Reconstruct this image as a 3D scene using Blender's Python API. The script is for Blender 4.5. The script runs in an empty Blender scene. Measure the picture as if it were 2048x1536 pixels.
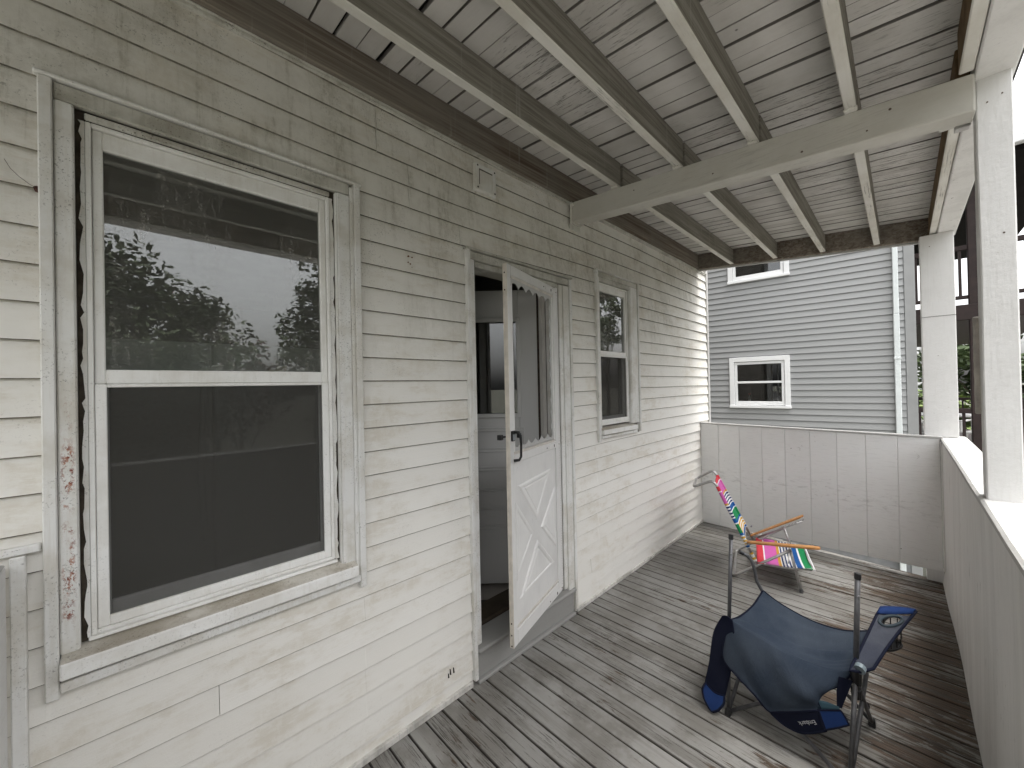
import bpy, math, random
from mathutils import Vector, Matrix
random.seed(7)
R = math.radians
sc = bpy.context.scene
COL = sc.collection

# ---------------------------------------------------------------- camera
cam = bpy.data.cameras.new('camera')
cam.sensor_width = 36.0
cam.lens = 768.13 / 2048 * 36.0
cam.clip_start = 0.02
cam.clip_end = 2000
co = bpy.data.objects.new('camera', cam)
COL.objects.link(co)
yaw, pit, rol = 0.794069, 0.0063034, -0.0207794
cyw, syw, cpt, spt, crl, srl = math.cos(yaw), math.sin(yaw), math.cos(pit), math.sin(pit), math.cos(rol), math.sin(rol)
def cam_dir(u, v):
    u, v = crl*u - srl*v, srl*u + crl*v
    return u, v
def world_dir(u, v, w):                       # camera right, up, forward -> world
    u, v = crl*u - srl*v, srl*u + crl*v
    fw = cpt*w - spt*v; up = spt*w + cpt*v
    return Vector((fw*cyw + u*syw, fw*syw - u*cyw, up))
rx, ux, fx = world_dir(1, 0, 0), world_dir(0, 1, 0), world_dir(0, 0, 1)
mw = Matrix.Identity(4)
for i in range(3):
    mw[i][0] = rx[i]; mw[i][1] = ux[i]; mw[i][2] = -fx[i]
mw.translation = Vector((0, -1.6355, 1.58))
co.matrix_world = mw
sc.camera = co

# ---------------------------------------------------------------- sky, sun, exposure
SUN_EL, SUN_AZ = 76, 285          # azimuth: compass of the sun in the xy plane
w = bpy.data.worlds.new('World'); sc.world = w; w.use_nodes = True
nt = w.node_tree; nt.nodes.clear()
sky = nt.nodes.new('ShaderNodeTexSky'); sky.sky_type = 'NISHITA'; sky.sun_disc = False
sky.sun_elevation = R(SUN_EL); sky.sun_rotation = R(90 - SUN_AZ)
sky.air_density = 1.0; sky.dust_density = 6.0; sky.ozone_density = 1.0
hsv = nt.nodes.new('ShaderNodeHueSaturation'); hsv.inputs['Saturation'].default_value = 0.12
bg = nt.nodes.new('ShaderNodeBackground'); bg.inputs['Strength'].default_value = 0.15
wo = nt.nodes.new('ShaderNodeOutputWorld')
nt.links.new(sky.outputs[0], hsv.inputs['Color']); nt.links.new(hsv.outputs[0], bg.inputs[0]); nt.links.new(bg.outputs[0], wo.inputs[0])
sun = bpy.data.lights.new('sun', 'SUN'); sun.energy = 0.5; sun.angle = R(20); sun.color = (1.0, 0.97, 0.93)
so = bpy.data.objects.new('sun', sun); COL.objects.link(so)
sd = Vector((math.cos(R(SUN_EL))*math.cos(R(SUN_AZ)), math.cos(R(SUN_EL))*math.sin(R(SUN_AZ)), math.sin(R(SUN_EL))))
so.rotation_euler = sd.to_track_quat('Z', 'Y').to_euler()
vs = sc.view_settings
vs.view_transform = 'Standard'; vs.look = 'None'; vs.exposure = 2.02; vs.gamma = 1.0; vs.use_curve_mapping = False
sc.cycles.max_bounces = 10; sc.cycles.diffuse_bounces = 6; sc.cycles.glossy_bounces = 4
sc.cycles.transparent_max_bounces = 12; sc.cycles.transmission_bounces = 4

# ---------------------------------------------------------------- mesh helpers
class MB:
    """collects geometry, links it as one mesh object"""
    def __init__(s, T=None): s.v = []; s.f = []; s.mi = []; s.uv = {}; s.T = T
    def add(s, vs, fs, mi=0):
        b = len(s.v)
        for p in vs:
            p = Vector(p); s.v.append(tuple(s.T @ p) if s.T is not None else tuple(p))
        for i, f in enumerate(fs):
            s.f.append([b+k for k in f]); s.mi.append(mi[i] if isinstance(mi, (list, tuple)) else mi)
        return b
    def hexa(s, p, mi=0):      # p: bottom 4 ccw, top 4
        return s.add(p, [(3,2,1,0),(4,5,6,7),(0,1,5,4),(1,2,6,5),(2,3,7,6),(3,0,4,7)], mi)
    def box(s, x0, x1, y0, y1, z0, z1, mi=0):
        return s.hexa([(x0,y0,z0),(x1,y0,z0),(x1,y1,z0),(x0,y1,z0),(x0,y0,z1),(x1,y0,z1),(x1,y1,z1),(x0,y1,z1)], mi)
    def prism(s, poly, off, mi=0):   # poly: 3d ring, off: extrude vector
        n = len(poly); off = Vector(off)
        a = [Vector(p) for p in poly]; b = [p+off for p in a]
        fs = [tuple(range(n-1,-1,-1)), tuple(range(n, 2*n))] + [(i,(i+1)%n,n+(i+1)%n,n+i) for i in range(n)]
        return s.add(a+b, fs, mi)
    def tube(s, pts, r, n=8, caps=True, mi=0, closed=False):
        pts = [Vector(p) for p in pts]; m = len(pts)
        rr = r if isinstance(r, (list, tuple)) else [r]*m
        ref = None; vs = []; 
        for i, p in enumerate(pts):
            if closed: t = pts[(i+1) % m]-pts[i-1]
            else: t = (pts[min(i+1, m-1)]-pts[max(i-1, 0)])
            t.normalize()
            if ref is None:
                ref = Vector((0,0,1)) if abs(t.z) < .9 else Vector((1,0,0))
            a = t.cross(ref).normalized(); b = a.cross(t).normalized(); ref = b
            for k in range(n):
                an = 2*math.pi*k/n
                vs.append(p + a*math.cos(an)*rr[i] + b*math.sin(an)*rr[i])
        fs = []
        for i in range(m if closed else m-1):
            j = (i+1) % m
            for k in range(n):
                fs.append((i*n+k, i*n+(k+1)%n, j*n+(k+1)%n, j*n+k))
        if caps and not closed:
            fs.append(tuple(range(n-1,-1,-1))); fs.append(tuple(range((m-1)*n, m*n)))
        return s.add(vs, fs, mi)
    def grid(s, P, mi=0):    # rows of 3d points, single sheet
        m, n = len(P), len(P[0])
        vs = [p for row in P for p in row]
        fs = [(i*n+j, i*n+j+1, (i+1)*n+j+1, (i+1)*n+j) for i in range(m-1) for j in range(n-1)]
        return s.add(vs, fs, mi)
    def mesh(s, name, mats):
        me = bpy.data.meshes.new(name); me.from_pydata(s.v, [], s.f)
        for m in (mats if isinstance(mats, (list, tuple)) else [mats]): me.materials.append(m)
        for p, i in zip(me.polygons, s.mi): p.material_index = i
        me.update(); return me
    def build(s, name, mats, parent=None, smooth=False, bevel=0, solid=0, seg=1):
        o = bpy.data.objects.new(name, s.mesh(name, mats)); COL.objects.link(o)
        if parent is not None: o.parent = parent
        if smooth:
            for p in o.data.polygons: p.use_smooth = True
        if solid:
            md = o.modifiers.new('thickness', 'SOLIDIFY'); md.thickness = solid; md.offset = 0
        if bevel:
            md = o.modifiers.new('bevel', 'BEVEL'); md.width = bevel; md.segments = seg; md.limit_method = 'ANGLE'; md.angle_limit = R(40)
        return o
def tag(o, label=None, cat=None, group=None, kind=None):
    if label: o['label'] = label
    if cat: o['category'] = cat
    if group: o['group'] = group
    if kind: o['kind'] = kind
    return o
def thing(name, label, cat, loc=(0,0,0), group=None):
    o = bpy.data.objects.new(name, None); COL.objects.link(o); o.location = loc
    o.empty_display_size = .1
    return tag(o, label, cat, group)
def lerp(a, b, t): return a + (b-a)*t
def V(*a): return Vector(a)

# ---------------------------------------------------------------- material helpers
class Nodes:
    def __init__(s, name):
        s.m = bpy.data.materials.new(name); s.m.use_nodes = True
        s.t = s.m.node_tree; s.t.nodes.clear(); s.n = s.t.nodes; s.l = s.t.links
        s._pos = s._obj = s._rnd = None
    def new(s, t, **kw):
        x = s.n.new(t)
        for k, v in kw.items(): setattr(x, k, v)
        return x
    def put(s, sock, v):
        if v is None: return
        if hasattr(v, 'is_output') or isinstance(v, bpy.types.NodeSocket): s.l.new(v, sock)
        elif isinstance(v, (tuple, list)) and len(v) == 3 and sock.type == 'RGBA': sock.default_value = (*v, 1)
        else: sock.default_value = v
    @property
    def pos(s):
        if s._pos is None: s._pos = s.new('ShaderNodeNewGeometry').outputs['Position']
        return s._pos
    @property
    def obj(s):
        if s._obj is None: s._obj = s.new('ShaderNodeTexCoord')
        return s._obj.outputs['Object']
    @property
    def uv(s): return s.new('ShaderNodeTexCoord').outputs['UV']
    @property
    def rnd(s):
        if s._rnd is None: s._rnd = s.new('ShaderNodeObjectInfo').outputs['Random']
        return s._rnd
    def math(s, op, a, b=None, c=None, clamp=False):
        x = s.new('ShaderNodeMath', operation=op, use_clamp=clamp)
        s.put(x.inputs[0], a)
        if b is not None: s.put(x.inputs[1], b)
        if c is not None: s.put(x.inputs[2], c)
        return x.outputs[0]
    def map(s, vec, scale=(1,1,1), shift=True):
        x = s.new('ShaderNodeVectorMath', operation='MULTIPLY'); s.put(x.inputs[0], vec); x.inputs[1].default_value = scale
        o = x.outputs[0]
        if shift:        # each object its own piece of the pattern
            y = s.new('ShaderNodeVectorMath', operation='ADD'); s.l.new(o, y.inputs[0])
            c = s.new('ShaderNodeCombineXYZ'); k = s.math('MULTIPLY', s.rnd, 57.0)
            for i in range(3): s.l.new(k, c.inputs[i])
            s.l.new(c.outputs[0], y.inputs[1]); o = y.outputs[0]
        return o
    def noise(s, vec, scale=1, detail=4, rough=.55, dist=0):
        x = s.new('ShaderNodeTexNoise'); s.put(x.inputs['Vector'], vec)
        x.inputs['Scale'].default_value = scale; x.inputs['Detail'].default_value = detail
        x.inputs['Roughness'].default_value = rough; x.inputs['Distortion'].default_value = dist
        return x.outputs['Fac']
    def voro(s, vec, scale=1, feature='F1'):
        x = s.new('ShaderNodeTexVoronoi', feature=feature); s.put(x.inputs['Vector'], vec); x.inputs['Scale'].default_value = scale
        return x.outputs['Distance']
    def step(s, v, a, b, lo=0, hi=1):
        x = s.new('ShaderNodeMapRange', interpolation_type='SMOOTHSTEP'); s.put(x.inputs[0], v)
        x.inputs[1].default_value = a; x.inputs[2].default_value = b; x.inputs[3].default_value = lo; x.inputs[4].default_value = hi
        return x.outputs[0]
    def mix(s, f, a, b, blend='MIX'):
        x = s.new('ShaderNodeMix', data_type='RGBA', blend_type=blend)
        s.put(x.inputs[0], f); s.put(x.inputs[6], a); s.put(x.inputs[7], b)
        return x.outputs[2]
    def xyz(s, v):
        x = s.new('ShaderNodeSeparateXYZ'); s.put(x.inputs[0], v); return x.outputs
    def bump(s, h, strength=.3, dist=.01, prev=None):
        x = s.new('ShaderNodeBump'); s.put(x.inputs['Height'], h); x.inputs['Strength'].default_value = strength; x.inputs['Distance'].default_value = dist
        if prev is not None: s.l.new(prev, x.inputs['Normal'])
        return x.outputs[0]
    def done(s, color, rough=.6, normal=None, metal=0, spec=.4, **kw):
        p = s.new('ShaderNodeBsdfPrincipled'); o = s.new('ShaderNodeOutputMaterial')
        s.put(p.inputs['Base Color'], color); s.put(p.inputs['Roughness'], rough); s.put(p.inputs['Metallic'], metal)
        s.put(p.inputs['Specular IOR Level'], spec)
        if normal is not None: s.l.new(normal, p.inputs['Normal'])
        for k, v in kw.items(): s.put(p.inputs[k], v)
        s.l.new(p.outputs[0], o.inputs[0]); s.p = p
        return s.m
def flat(name, c, rough=.6, metal=0, var=.12, sc_=6, spec=.4, bump=0):
    N = Nodes(name); n = N.noise(N.obj, sc_, 5)
    k = N.step(n, .3, .7, 1-var, 1+var*.6)
    col = N.mix(1.0, c, k, 'MULTIPLY')
    return N.done(col, rough, N.bump(N.noise(N.obj, sc_*12, 3), bump, .004) if bump else None, metal, spec)

# ---- house siding: worn vinyl, mildew under the porch roof, tan stains lower down
def mat_vinyl():
    N = Nodes('vinyl_siding'); P = N.pos; x, y, z = N.xyz(P)
    grain = N.noise(N.map(P, (3, 30, 160)), 1, 5, .65)
    fine = N.noise(N.map(P, (1, 1, 1), False), 240, 2)
    base = N.mix(N.rnd, (.80, .782, .735), (.765, .745, .695))
    # tan stains: soft clouds broken up by fine dirt, stronger low on each board
    b1 = N.noise(N.map(P, (1.0, 1, 2.2), False), 1.7, 7, .68)
    b2 = N.noise(N.map(P, (2.2, 1, 7), True), 2.2, 7, .72)
    b3 = N.noise(N.map(P, (22, 1, 9), True), 1, 5, .75)
    tan = N.math('MULTIPLY', N.math('MULTIPLY', N.step(b1, .44, .60), N.step(b2, .42, .58)), N.step(b3, .36, .56, .45, 1))
    col = N.mix(N.math('MULTIPLY', tan, .38), base, (.50, .43, .31))
    # grey-green mildew: clouds, vertical runs and pepper specks, thickest on the sheltered top courses
    up = N.step(z, 1.3, 2.7)
    m1 = N.noise(N.map(P, (1.3, 1, .9), False), 1.7, 8, .72)
    m2 = N.noise(N.map(P, (26, 1, 2.2), False), 1, 6, .72)
    m3 = N.noise(N.map(P, (1, 1, 1), False), 48, 4, .75)
    mil = N.math('MULTIPLY', N.math('ADD', N.math('MULTIPLY', N.step(m1, .42, .62), .75), N.math('MULTIPLY', N.math('MULTIPLY', N.step(m2, .50, .64), N.step(m1, .40, .55)), .7)), N.step(m3, .36, .58, .5, 1))
    col = N.mix(N.math('MULTIPLY', N.math('MULTIPLY', mil, up), .55, clamp=True), col, (.31, .285, .215))
    sp = N.math('MULTIPLY', N.step(N.noise(P, 150, 4, .7), .58, .64), N.step(N.noise(P, 3.1, 6, .65), .50, .62))
    col = N.mix(N.math('MULTIPLY', sp, N.step(z, .4, 2.6, .15, .6)), col, (.16, .15, .125))
    h = N.math('ADD', N.math('MULTIPLY', grain, .7), N.math('MULTIPLY', fine, .3))
    return N.done(col, .55, N.bump(h, .30, .002), spec=.3)
def mat_trim(name, c=(.74,.735,.71), specks=.5, rust=None, dirt=.35, dirtc=(.42,.37,.27)):
    N = Nodes(name); P = N.pos; x, y, z = N.xyz(P)
    b = N.noise(N.map(P, (1,1,1)), 5, 6, .62)
    col = N.mix(N.math('MULTIPLY', N.step(b, .44, .62), dirt), c, dirtc)
    st_ = N.math('MULTIPLY', N.step(N.noise(N.map(P, (50, 50, 3)), 1, 5, .7), .50, .62), dirt)
    col = N.mix(N.math('MULTIPLY', st_, .45), col, dirtc)
    sp = N.math('MULTIPLY', N.step(N.noise(P, 170, 4, .7), .57, .64), N.step(N.noise(P, 7, 5, .65), .44, .58))
    col = N.mix(N.math('MULTIPLY', sp, specks), col, (.10,.09,.07))
    if rust:
        xc, z0, z1 = rust
        band = N.step(N.math('ABSOLUTE', N.math('SUBTRACT', x, xc)), .017, .004)
        zz = N.math('MULTIPLY', N.step(z, z0, z0+.10), N.step(z, z1, z1-.15))
        r1 = N.step(N.noise(N.map(P, (1,1,.6), False), 95, 5, .75), .50, .57)
        r2 = N.step(N.noise(P, 11, 4), .44, .56)
        rm = N.math('MULTIPLY', N.math('MULTIPLY', band, zz), N.math('MULTIPLY', r1, N.math('ADD', r2, .25)), clamp=True)
        col = N.mix(rm, col, N.mix(N.step(N.noise(P, 90, 2), .4, .6), (.21,.055,.03), (.42,.22,.15)))
    h = N.noise(N.map(P, (1,1,1)), 60, 4)
    return N.done(col, .5, N.bump(h, .12, .003), spec=.35)
def mat_deck():
    N = Nodes('deck_paint'); P = N.pos; x, y, z = N.xyz(P)
    g1 = N.noise(N.map(P, (55, 2.2, 20)), 1, 6, .7, .4)
    g2 = N.noise(N.map(P, (210, 5.5, 60)), 1, 5, .72)
    g3 = N.noise(N.map(P, (24, 1.1, 10)), 1, 5, .65, .8)
    tone = N.mix(N.rnd, (.250,.243,.227), (.322,.314,.295))
    blot = N.noise(N.map(P, (1,1,1), False), 2.6, 7, .66)
    col = N.mix(N.step(blot, .42, .60), tone, (.200,.190,.172))
    thin = N.math('MULTIPLY', N.step(g3, .47, .60), N.step(N.noise(N.map(P, (2.5,1,1)), 1.3, 5), .42, .58))
    col = N.mix(N.math('MULTIPLY', thin, .55), col, (.145,.135,.12))
    cr = N.math('MULTIPLY', N.step(g2, .545, .61), N.step(N.noise(N.map(P, (5,1.4,1)), 1.2, 6, .65), .44, .56))
    col = N.mix(N.math('MULTIPLY', cr, .8), col, (.045,.038,.030))
    # bare, wet-brown wood by the outer parapet where the rain comes in
    n1 = N.noise(N.map(P, (40, 5.5, 10)), 1, 6, .68, .4); n2 = N.noise(N.map(P, (3.0,2.2,1), False), 1.0, 5, .62)
    near = N.step(y, -.95, -1.70, -.34, .06)
    pv = N.math('ADD', N.math('ADD', N.math('MULTIPLY', N.math('SUBTRACT', n1, .5), 1.7), N.math('MULTIPLY', N.math('SUBTRACT', n2, .5), 1.5)), N.math('ADD', near, N.step(x, .2, 1.4, -.12, 0)))
    edge = N.step(pv, -.14, -.03); peel = N.step(pv, 0, .014)
    col = N.mix(N.math('MULTIPLY', edge, N.math('MULTIPLY', N.step(g2, .46, .53), .85)), col, (.080,.066,.052))
    wood = N.mix(N.step(g2,.42,.58), (.030,.021,.014), (.125,.080,.050))
    col = N.mix(N.math('MULTIPLY', peel, .94), col, wood)
    frk = N.math('MULTIPLY', N.step(g1, .53, .60), N.step(y, -.8, -1.5))
    col = N.mix(N.math('MULTIPLY', frk, .7), col, (.085,.075,.064))
    ex = N.math('ABSOLUTE', N.xyz(N.obj)[0])      # dirt lodged along the long edges of every board
    col = N.mix(N.math('MULTIPLY', N.step(N.math('ADD', ex, N.math('MULTIPLY', g1, .004)), .0418, .0442), .70), col, (.060,.052,.044))
    h = N.math('SUBTRACT', N.math('ADD', N.math('MULTIPLY', g1, .4), N.math('MULTIPLY', g2, .25)), N.math('MULTIPLY', N.math('ADD', cr, peel), .6))
    return N.done(col, N.step(peel, 0, 1, .62, .45), N.bump(h, .6, .004), spec=.3)
def mat_boards(name, c, grimec, axis=1, grime=.5, specks=.7, wear_y=True, bumpk=.4, rough=.75, edge=0):
    """painted rough wood; axis = grain direction"""
    N = Nodes(name); P = N.pos; x, y, z = N.xyz(P)
    sg = [40,40,40]; sg[axis] = 1.6
    sf = [170,170,170]; sf[axis] = 7
    g1 = N.noise(N.map(P, sg), 1, 5, .65, .15); g2 = N.noise(N.map(P, sf), 1, 4, .7)
    b = N.noise(N.map(P, (1,1,1)), 3.0, 6, .65)
    tone = N.mix(N.rnd, c, tuple(k*.88 for k in c))
    col = N.mix(N.math('MULTIPLY', N.math('ADD', N.step(b, .38, .72), N.math('MULTIPLY', N.step(g1, .45, .7), .22)), grime, clamp=True), tone, grimec)
    pw = N.step(N.noise(N.map(P, (1,1,1), False), 1.5, 5), .46, .60)
    if wear_y: pw = N.math('ADD', pw, N.step(y, -1.2, -1.7, 0, .5))
    sp = N.math('MULTIPLY', N.step(N.noise(N.map(P, tuple(k*.8 for k in sf)), 1, 5, .7), .55, .62), pw, clamp=True)
    col = N.mix(N.math('MULTIPLY', sp, specks), col, (.07,.063,.05))
    if edge:
        ex = N.math('ABSOLUTE', N.xyz(N.obj)[0])
        col = N.mix(N.math('MULTIPLY', N.step(N.math('ADD', ex, N.math('MULTIPLY', g1, .004)), edge-.0018, edge+.0008), .75), col, (.07,.062,.05))
    kn = N.step(N.voro(N.map(P, (1,1,1)), 5.5), .045, .02)
    col = N.mix(N.math('MULTIPLY', kn, .75), col, (.06,.045,.035))
    h = N.math('SUBTRACT', N.math('ADD', N.math('MULTIPLY', g1, .5), N.math('MULTIPLY', g2, .35)), sp)
    return N.done(col, rough, N.bump(h, bumpk, .003), spec=.2)
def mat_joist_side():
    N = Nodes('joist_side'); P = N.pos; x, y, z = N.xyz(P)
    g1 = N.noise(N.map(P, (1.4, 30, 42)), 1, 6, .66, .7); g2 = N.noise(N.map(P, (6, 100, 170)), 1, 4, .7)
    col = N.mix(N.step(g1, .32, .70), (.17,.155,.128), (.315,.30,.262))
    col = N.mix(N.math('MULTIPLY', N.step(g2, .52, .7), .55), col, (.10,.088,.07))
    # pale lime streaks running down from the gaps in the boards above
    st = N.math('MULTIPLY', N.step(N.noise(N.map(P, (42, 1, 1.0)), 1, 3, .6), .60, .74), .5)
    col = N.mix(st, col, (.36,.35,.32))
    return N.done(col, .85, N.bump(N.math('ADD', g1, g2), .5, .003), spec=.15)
def mat_ledger():
    N = Nodes('ledger_wood'); P = N.pos
    g1 = N.noise(N.map(P, (1.2, 30, 50)), 1, 6, .66, .7); g2 = N.noise(N.map(P, (6, 100, 190)), 1, 4, .7)
    b = N.noise(N.map(P, (1,1,1), False), 2.1, 5)
    col = N.mix(N.step(g1, .3, .7), (.10,.076,.057), (.27,.24,.20))
    col = N.mix(N.math('MULTIPLY', N.step(b, .4, .65), .6), col, (.19,.175,.15))
    st = N.math('MULTIPLY', N.step(N.noise(N.map(P, (40, 1, 1.0)), 1, 3, .6), .62, .74), .55)
    col = N.mix(st, col, (.34,.33,.30))
    return N.done(col, .85, N.bump(N.math('ADD', g1, g2), .5, .003), spec=.15)
def mat_paint(name, c, brush=2, dirt=.25, dirtc=(.40,.38,.34), bumpk=.3, scale=26, rough=.5, scuff=False, cracks=0, runs=0):
    """thick brushed paint on board; brush = axis the brush strokes run"""
    N = Nodes(name); P = N.pos; x, y, z = N.xyz(P)
    s1 = [90,90,90]; s1[brush] = 7
    g = N.noise(N.map(P, s1), 1, 4, .65, .3); lump = N.noise(N.map(P, (1,1,1)), scale, 5, .6)
    b = N.noise(N.map(P, (1,1,1)), 2.7, 6, .62)
    tone = N.mix(N.rnd, c, tuple(k*.95 for k in c))
    col = N.mix(N.math('MULTIPLY', N.step(b, .45, .75), dirt), tone, dirtc)
    if scuff:
        sm = N.math('MULTIPLY', N.math('MULTIPLY', N.step(z, .40, .52), N.step(z, .72, .58)), N.step(N.noise(N.map(P, (1,3,9), False), 4, 5, .7), .52, .66))
        col = N.mix(N.math('MULTIPLY', sm, .28), col, (.28,.27,.25))
    if runs:       # short dark scrapes and faint water runs
        rn = N.math('MULTIPLY', N.step(N.noise(N.map(P, (34, 34, 4.5), False), 1, 4, .6), .655, .70), N.step(N.noise(P, 1.6, 3), .44, .58))
        fr_ = N.step(N.noise(N.map(P, (9, 9, .5), False), 1, 4, .6), .44, .66)
        col = N.mix(N.math('MULTIPLY', fr_, runs*.35), col, (.44,.43,.41))
        col = N.mix(N.math('MULTIPLY', rn, runs), col, (.20,.19,.17))
    if cracks:
        ck = N.step(N.voro(N.map(P, (9,9,3.5)), 1.3, 'DISTANCE_TO_EDGE'), .012, .004)
        ck = N.math('MULTIPLY', ck, N.step(N.noise(P, 2.2, 4), .50, .62))
        col = N.mix(N.math('MULTIPLY', ck, cracks), col, (.12,.10,.08))
    dk_ = N.math('MULTIPLY', N.step(N.noise(N.map(P, (1,1,1)), 26, 5, .72), .635, .68), N.step(N.noise(P, 2.6, 5), .50, .60))
    col = N.mix(N.math('MULTIPLY', dk_, .4), col, (.28,.26,.23))
    gs = N.math('MULTIPLY', N.step(g, .53, .62), .16)
    col = N.mix(gs, col, dirtc)
    h = N.math('ADD', N.math('MULTIPLY', g, .4), N.math('MULTIPLY', lump, .6))
    return N.done(col, rough, N.bump(h, bumpk, .004), spec=.35)
def mat_glass(name, tint=(.75,.78,.76), dust=.0, rough=.0):
    N = Nodes(name); P = N.pos
    tr = N.new('ShaderNodeBsdfTransparent'); tr.inputs[0].default_value = (*tint, 1)
    gl = N.new('ShaderNodeBsdfGlossy'); gl.inputs['Roughness'].default_value = rough; gl.inputs[0].default_value = (1,1,1,1)
    wv = N.bump(N.noise(P, 1.6, 2), .02, .02); N.l.new(wv, gl.inputs['Normal'])
    fr = N.new('ShaderNodeFresnel'); fr.inputs[0].default_value = 1.55
    k = N.math('MULTIPLY', fr.outputs[0], 1.75, clamp=True)      # two faces of a pane
    m1 = N.new('ShaderNodeMixShader'); N.l.new(k, m1.inputs[0]); N.l.new(tr.outputs[0], m1.inputs[1]); N.l.new(gl.outputs[0], m1.inputs[2])
    out = m1
    if dust:
        df = N.new('ShaderNodeBsdfDiffuse'); df.inputs[0].default_value = (.62,.60,.56,1)
        st = N.noise(N.map(P, (60, 1, 6), False), 1, 5, .65); b = N.noise(P, 4, 5)
        z = N.xyz(P)[2]
        f = N.math('MULTIPLY', N.math('ADD', .25, N.math('MULTIPLY', N.math('ADD', N.math('MULTIPLY', N.step(st, .45, .70), .35), N.math('MULTIPLY', N.step(N.noise(P, 150, 3, .7), .52, .62), .6)), N.step(b, .40, .62))), dust)
        m2 = N.new('ShaderNodeMixShader'); N.l.new(f, m2.inputs[0]); N.l.new(m1.outputs[0], m2.inputs[1]); N.l.new(df.outputs[0], m2.inputs[2]); out = m2
    o = N.new('ShaderNodeOutputMaterial'); N.l.new(out.outputs[0], o.inputs[0])
    return N.m
def mat_screen():
    N = Nodes('insect_screen')
    tr = N.new('ShaderNodeBsdfTransparent'); df = N.new('ShaderNodeBsdfDiffuse')
    df.inputs[0].default_value = (.078,.075,.068,1)
    m = N.new('ShaderNodeMixShader'); m.inputs[0].default_value = .62
    N.l.new(tr.outputs[0], m.inputs[1]); N.l.new(df.outputs[0], m.inputs[2])
    o = N.new('ShaderNodeOutputMaterial'); N.l.new(m.outputs[0], o.inputs[0]); return N.m
def mat_stripes(name, stops):
    N = Nodes(name); u = N.uv; v = N.xyz(u)[1]
    r = N.new('ShaderNodeValToRGB'); r.color_ramp.interpolation = 'CONSTANT'
    e = r.color_ramp.elements
    while len(e) > 1: e.remove(e[-1])
    e[0].position = 0; e[0].color = (*stops[0][1], 1)
    for p, c in stops[1:]:
        q = e.new(p); q.color = (*c, 1)
    N.l.new(v, r.inputs[0])
    wv = N.noise(N.obj, 400, 2); k = N.step(wv, .3, .7, .86, 1.06)
    return N.done(N.mix(1.0, r.outputs[0], k, 'MULTIPLY'), .8, N.bump(wv, .2, .001), spec=.2)
def mat_fabric(name, c, dust=.4, dustc=(.16,.165,.175)):
    N = Nodes(name); P = N.obj
    b = N.noise(P, 4.5, 4, .55); f = N.noise(P, 620, 2); cr = N.noise(N.map(P, (3,7,4), False), 3.0, 5, .6, 1.5)
    up = N.xyz(N.new('ShaderNodeNewGeometry').outputs['Normal'])[2]
    line = N.step(N.math('ABSOLUTE', N.math('SUBTRACT', cr, .5)), .022, .002)       # dusty crease lines
    d = N.math('ADD', N.math('MULTIPLY', N.step(b, .30, .70), dust), N.math('MULTIPLY', line, dust*.15), clamp=True)
    col = N.mix(d, c, dustc)
    col = N.mix(1.0, col, N.step(f, .25, .75, .88, 1.08), 'MULTIPLY')
    return N.done(col, .9, N.bump(N.math('ADD', N.math('MULTIPLY', f, .2), cr), .5, .006), spec=.1)
def mat_leaf(name, a, b):
    N = Nodes(name); 
    n = N.noise(N.obj, 1.1, 3); n2 = N.noise(N.obj, 9, 2)
    col = N.mix(N.math('ADD', N.math('MULTIPLY', N.step(n, .35, .65), .6), N.math('MULTIPLY', n2, .4)), a, b)
    return N.done(col, .6, None, spec=.25)

vinyl = mat_vinyl()
lip_shade_m = flat('lip_grime', (.21,.195,.16), .9, 0, .5, 40, .1)  # shadow line of each siding lip, painted along its lower edge
trim = mat_trim('casing_white')
trim_rust = mat_trim('casing_rusty', rust=(-.133, .90, 1.62), specks=.7)
trim_mold = mat_trim('casing_mouldy', c=(.56,.55,.50), specks=.95, dirt=.6, dirtc=(.26,.24,.19))
sash_m = mat_trim('sash_white', c=(.84,.835,.81), specks=.25, dirt=.2)
sill_m = mat_trim('sill_dirty', c=(.60,.57,.51), specks=.6, dirt=.75, dirtc=(.34,.30,.235))
deck_m = mat_deck()
ceil_m = mat_boards('ceiling_board', (.60,.585,.55), (.38,.36,.32), axis=1, grime=.5, edge=.0440)
jside = mat_joist_side()
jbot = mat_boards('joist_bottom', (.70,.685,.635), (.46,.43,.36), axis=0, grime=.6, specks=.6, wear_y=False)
jbrown = flat('bare_rim_wood', (.15,.10,.055), .85, 0, .35, 14, .15, .4)
ledger_m = mat_ledger()
beam_m = mat_boards('beam_paint', (.60,.585,.535), (.44,.42,.365), axis=1, grime=.6, specks=.2, wear_y=False)
panel_m = mat_paint('panel_paint', (.80,.795,.78), 1, .16, (.52,.51,.49), .55, 30, .55, scuff=True)
paraw_m = mat_paint('parapet_paint', (.74,.73,.71), 2, .2, (.50,.49,.47), .35, 22, .6, runs=.8)
cap_m = mat_paint('cap_paint', (.47,.465,.45), 0, .3, (.45,.43,.40), .9, 30, .5)
post_m = mat_paint('post_paint', (.72,.715,.70), 2, .3, (.54,.53,.5), .8, 34, .45)
alu_m = mat_paint('storm_door_aluminium', (.72,.71,.69), 2, .55, (.52,.51,.50), .12, 12, .42)
alu_y = flat('storm_door_edge', (.66,.61,.53), .5, 0, .15, 20)
bead_m = flat('door_bead', (.60,.56,.51), .5, 0, .15, 20)
black_m = flat('black_plastic', (.012,.012,.013), .35, 0, .1, 10, .5)
steel_m = flat('dull_steel', (.35,.35,.36), .38, .8, .2, 30)
glass_m = mat_glass('window_glass', dust=.30)
glass2_m = mat_glass('plain_glass', (.6,.62,.62))
screen_m = mat_screen()
caulk_m = flat('dark_gap', (.055,.045,.035), .9, 0, .4, 30, .1)
int_m = flat('interior_wall', (.30,.285,.26), .8)
core_m = flat('wall_core', (.30,.28,.25), .9)
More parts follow.
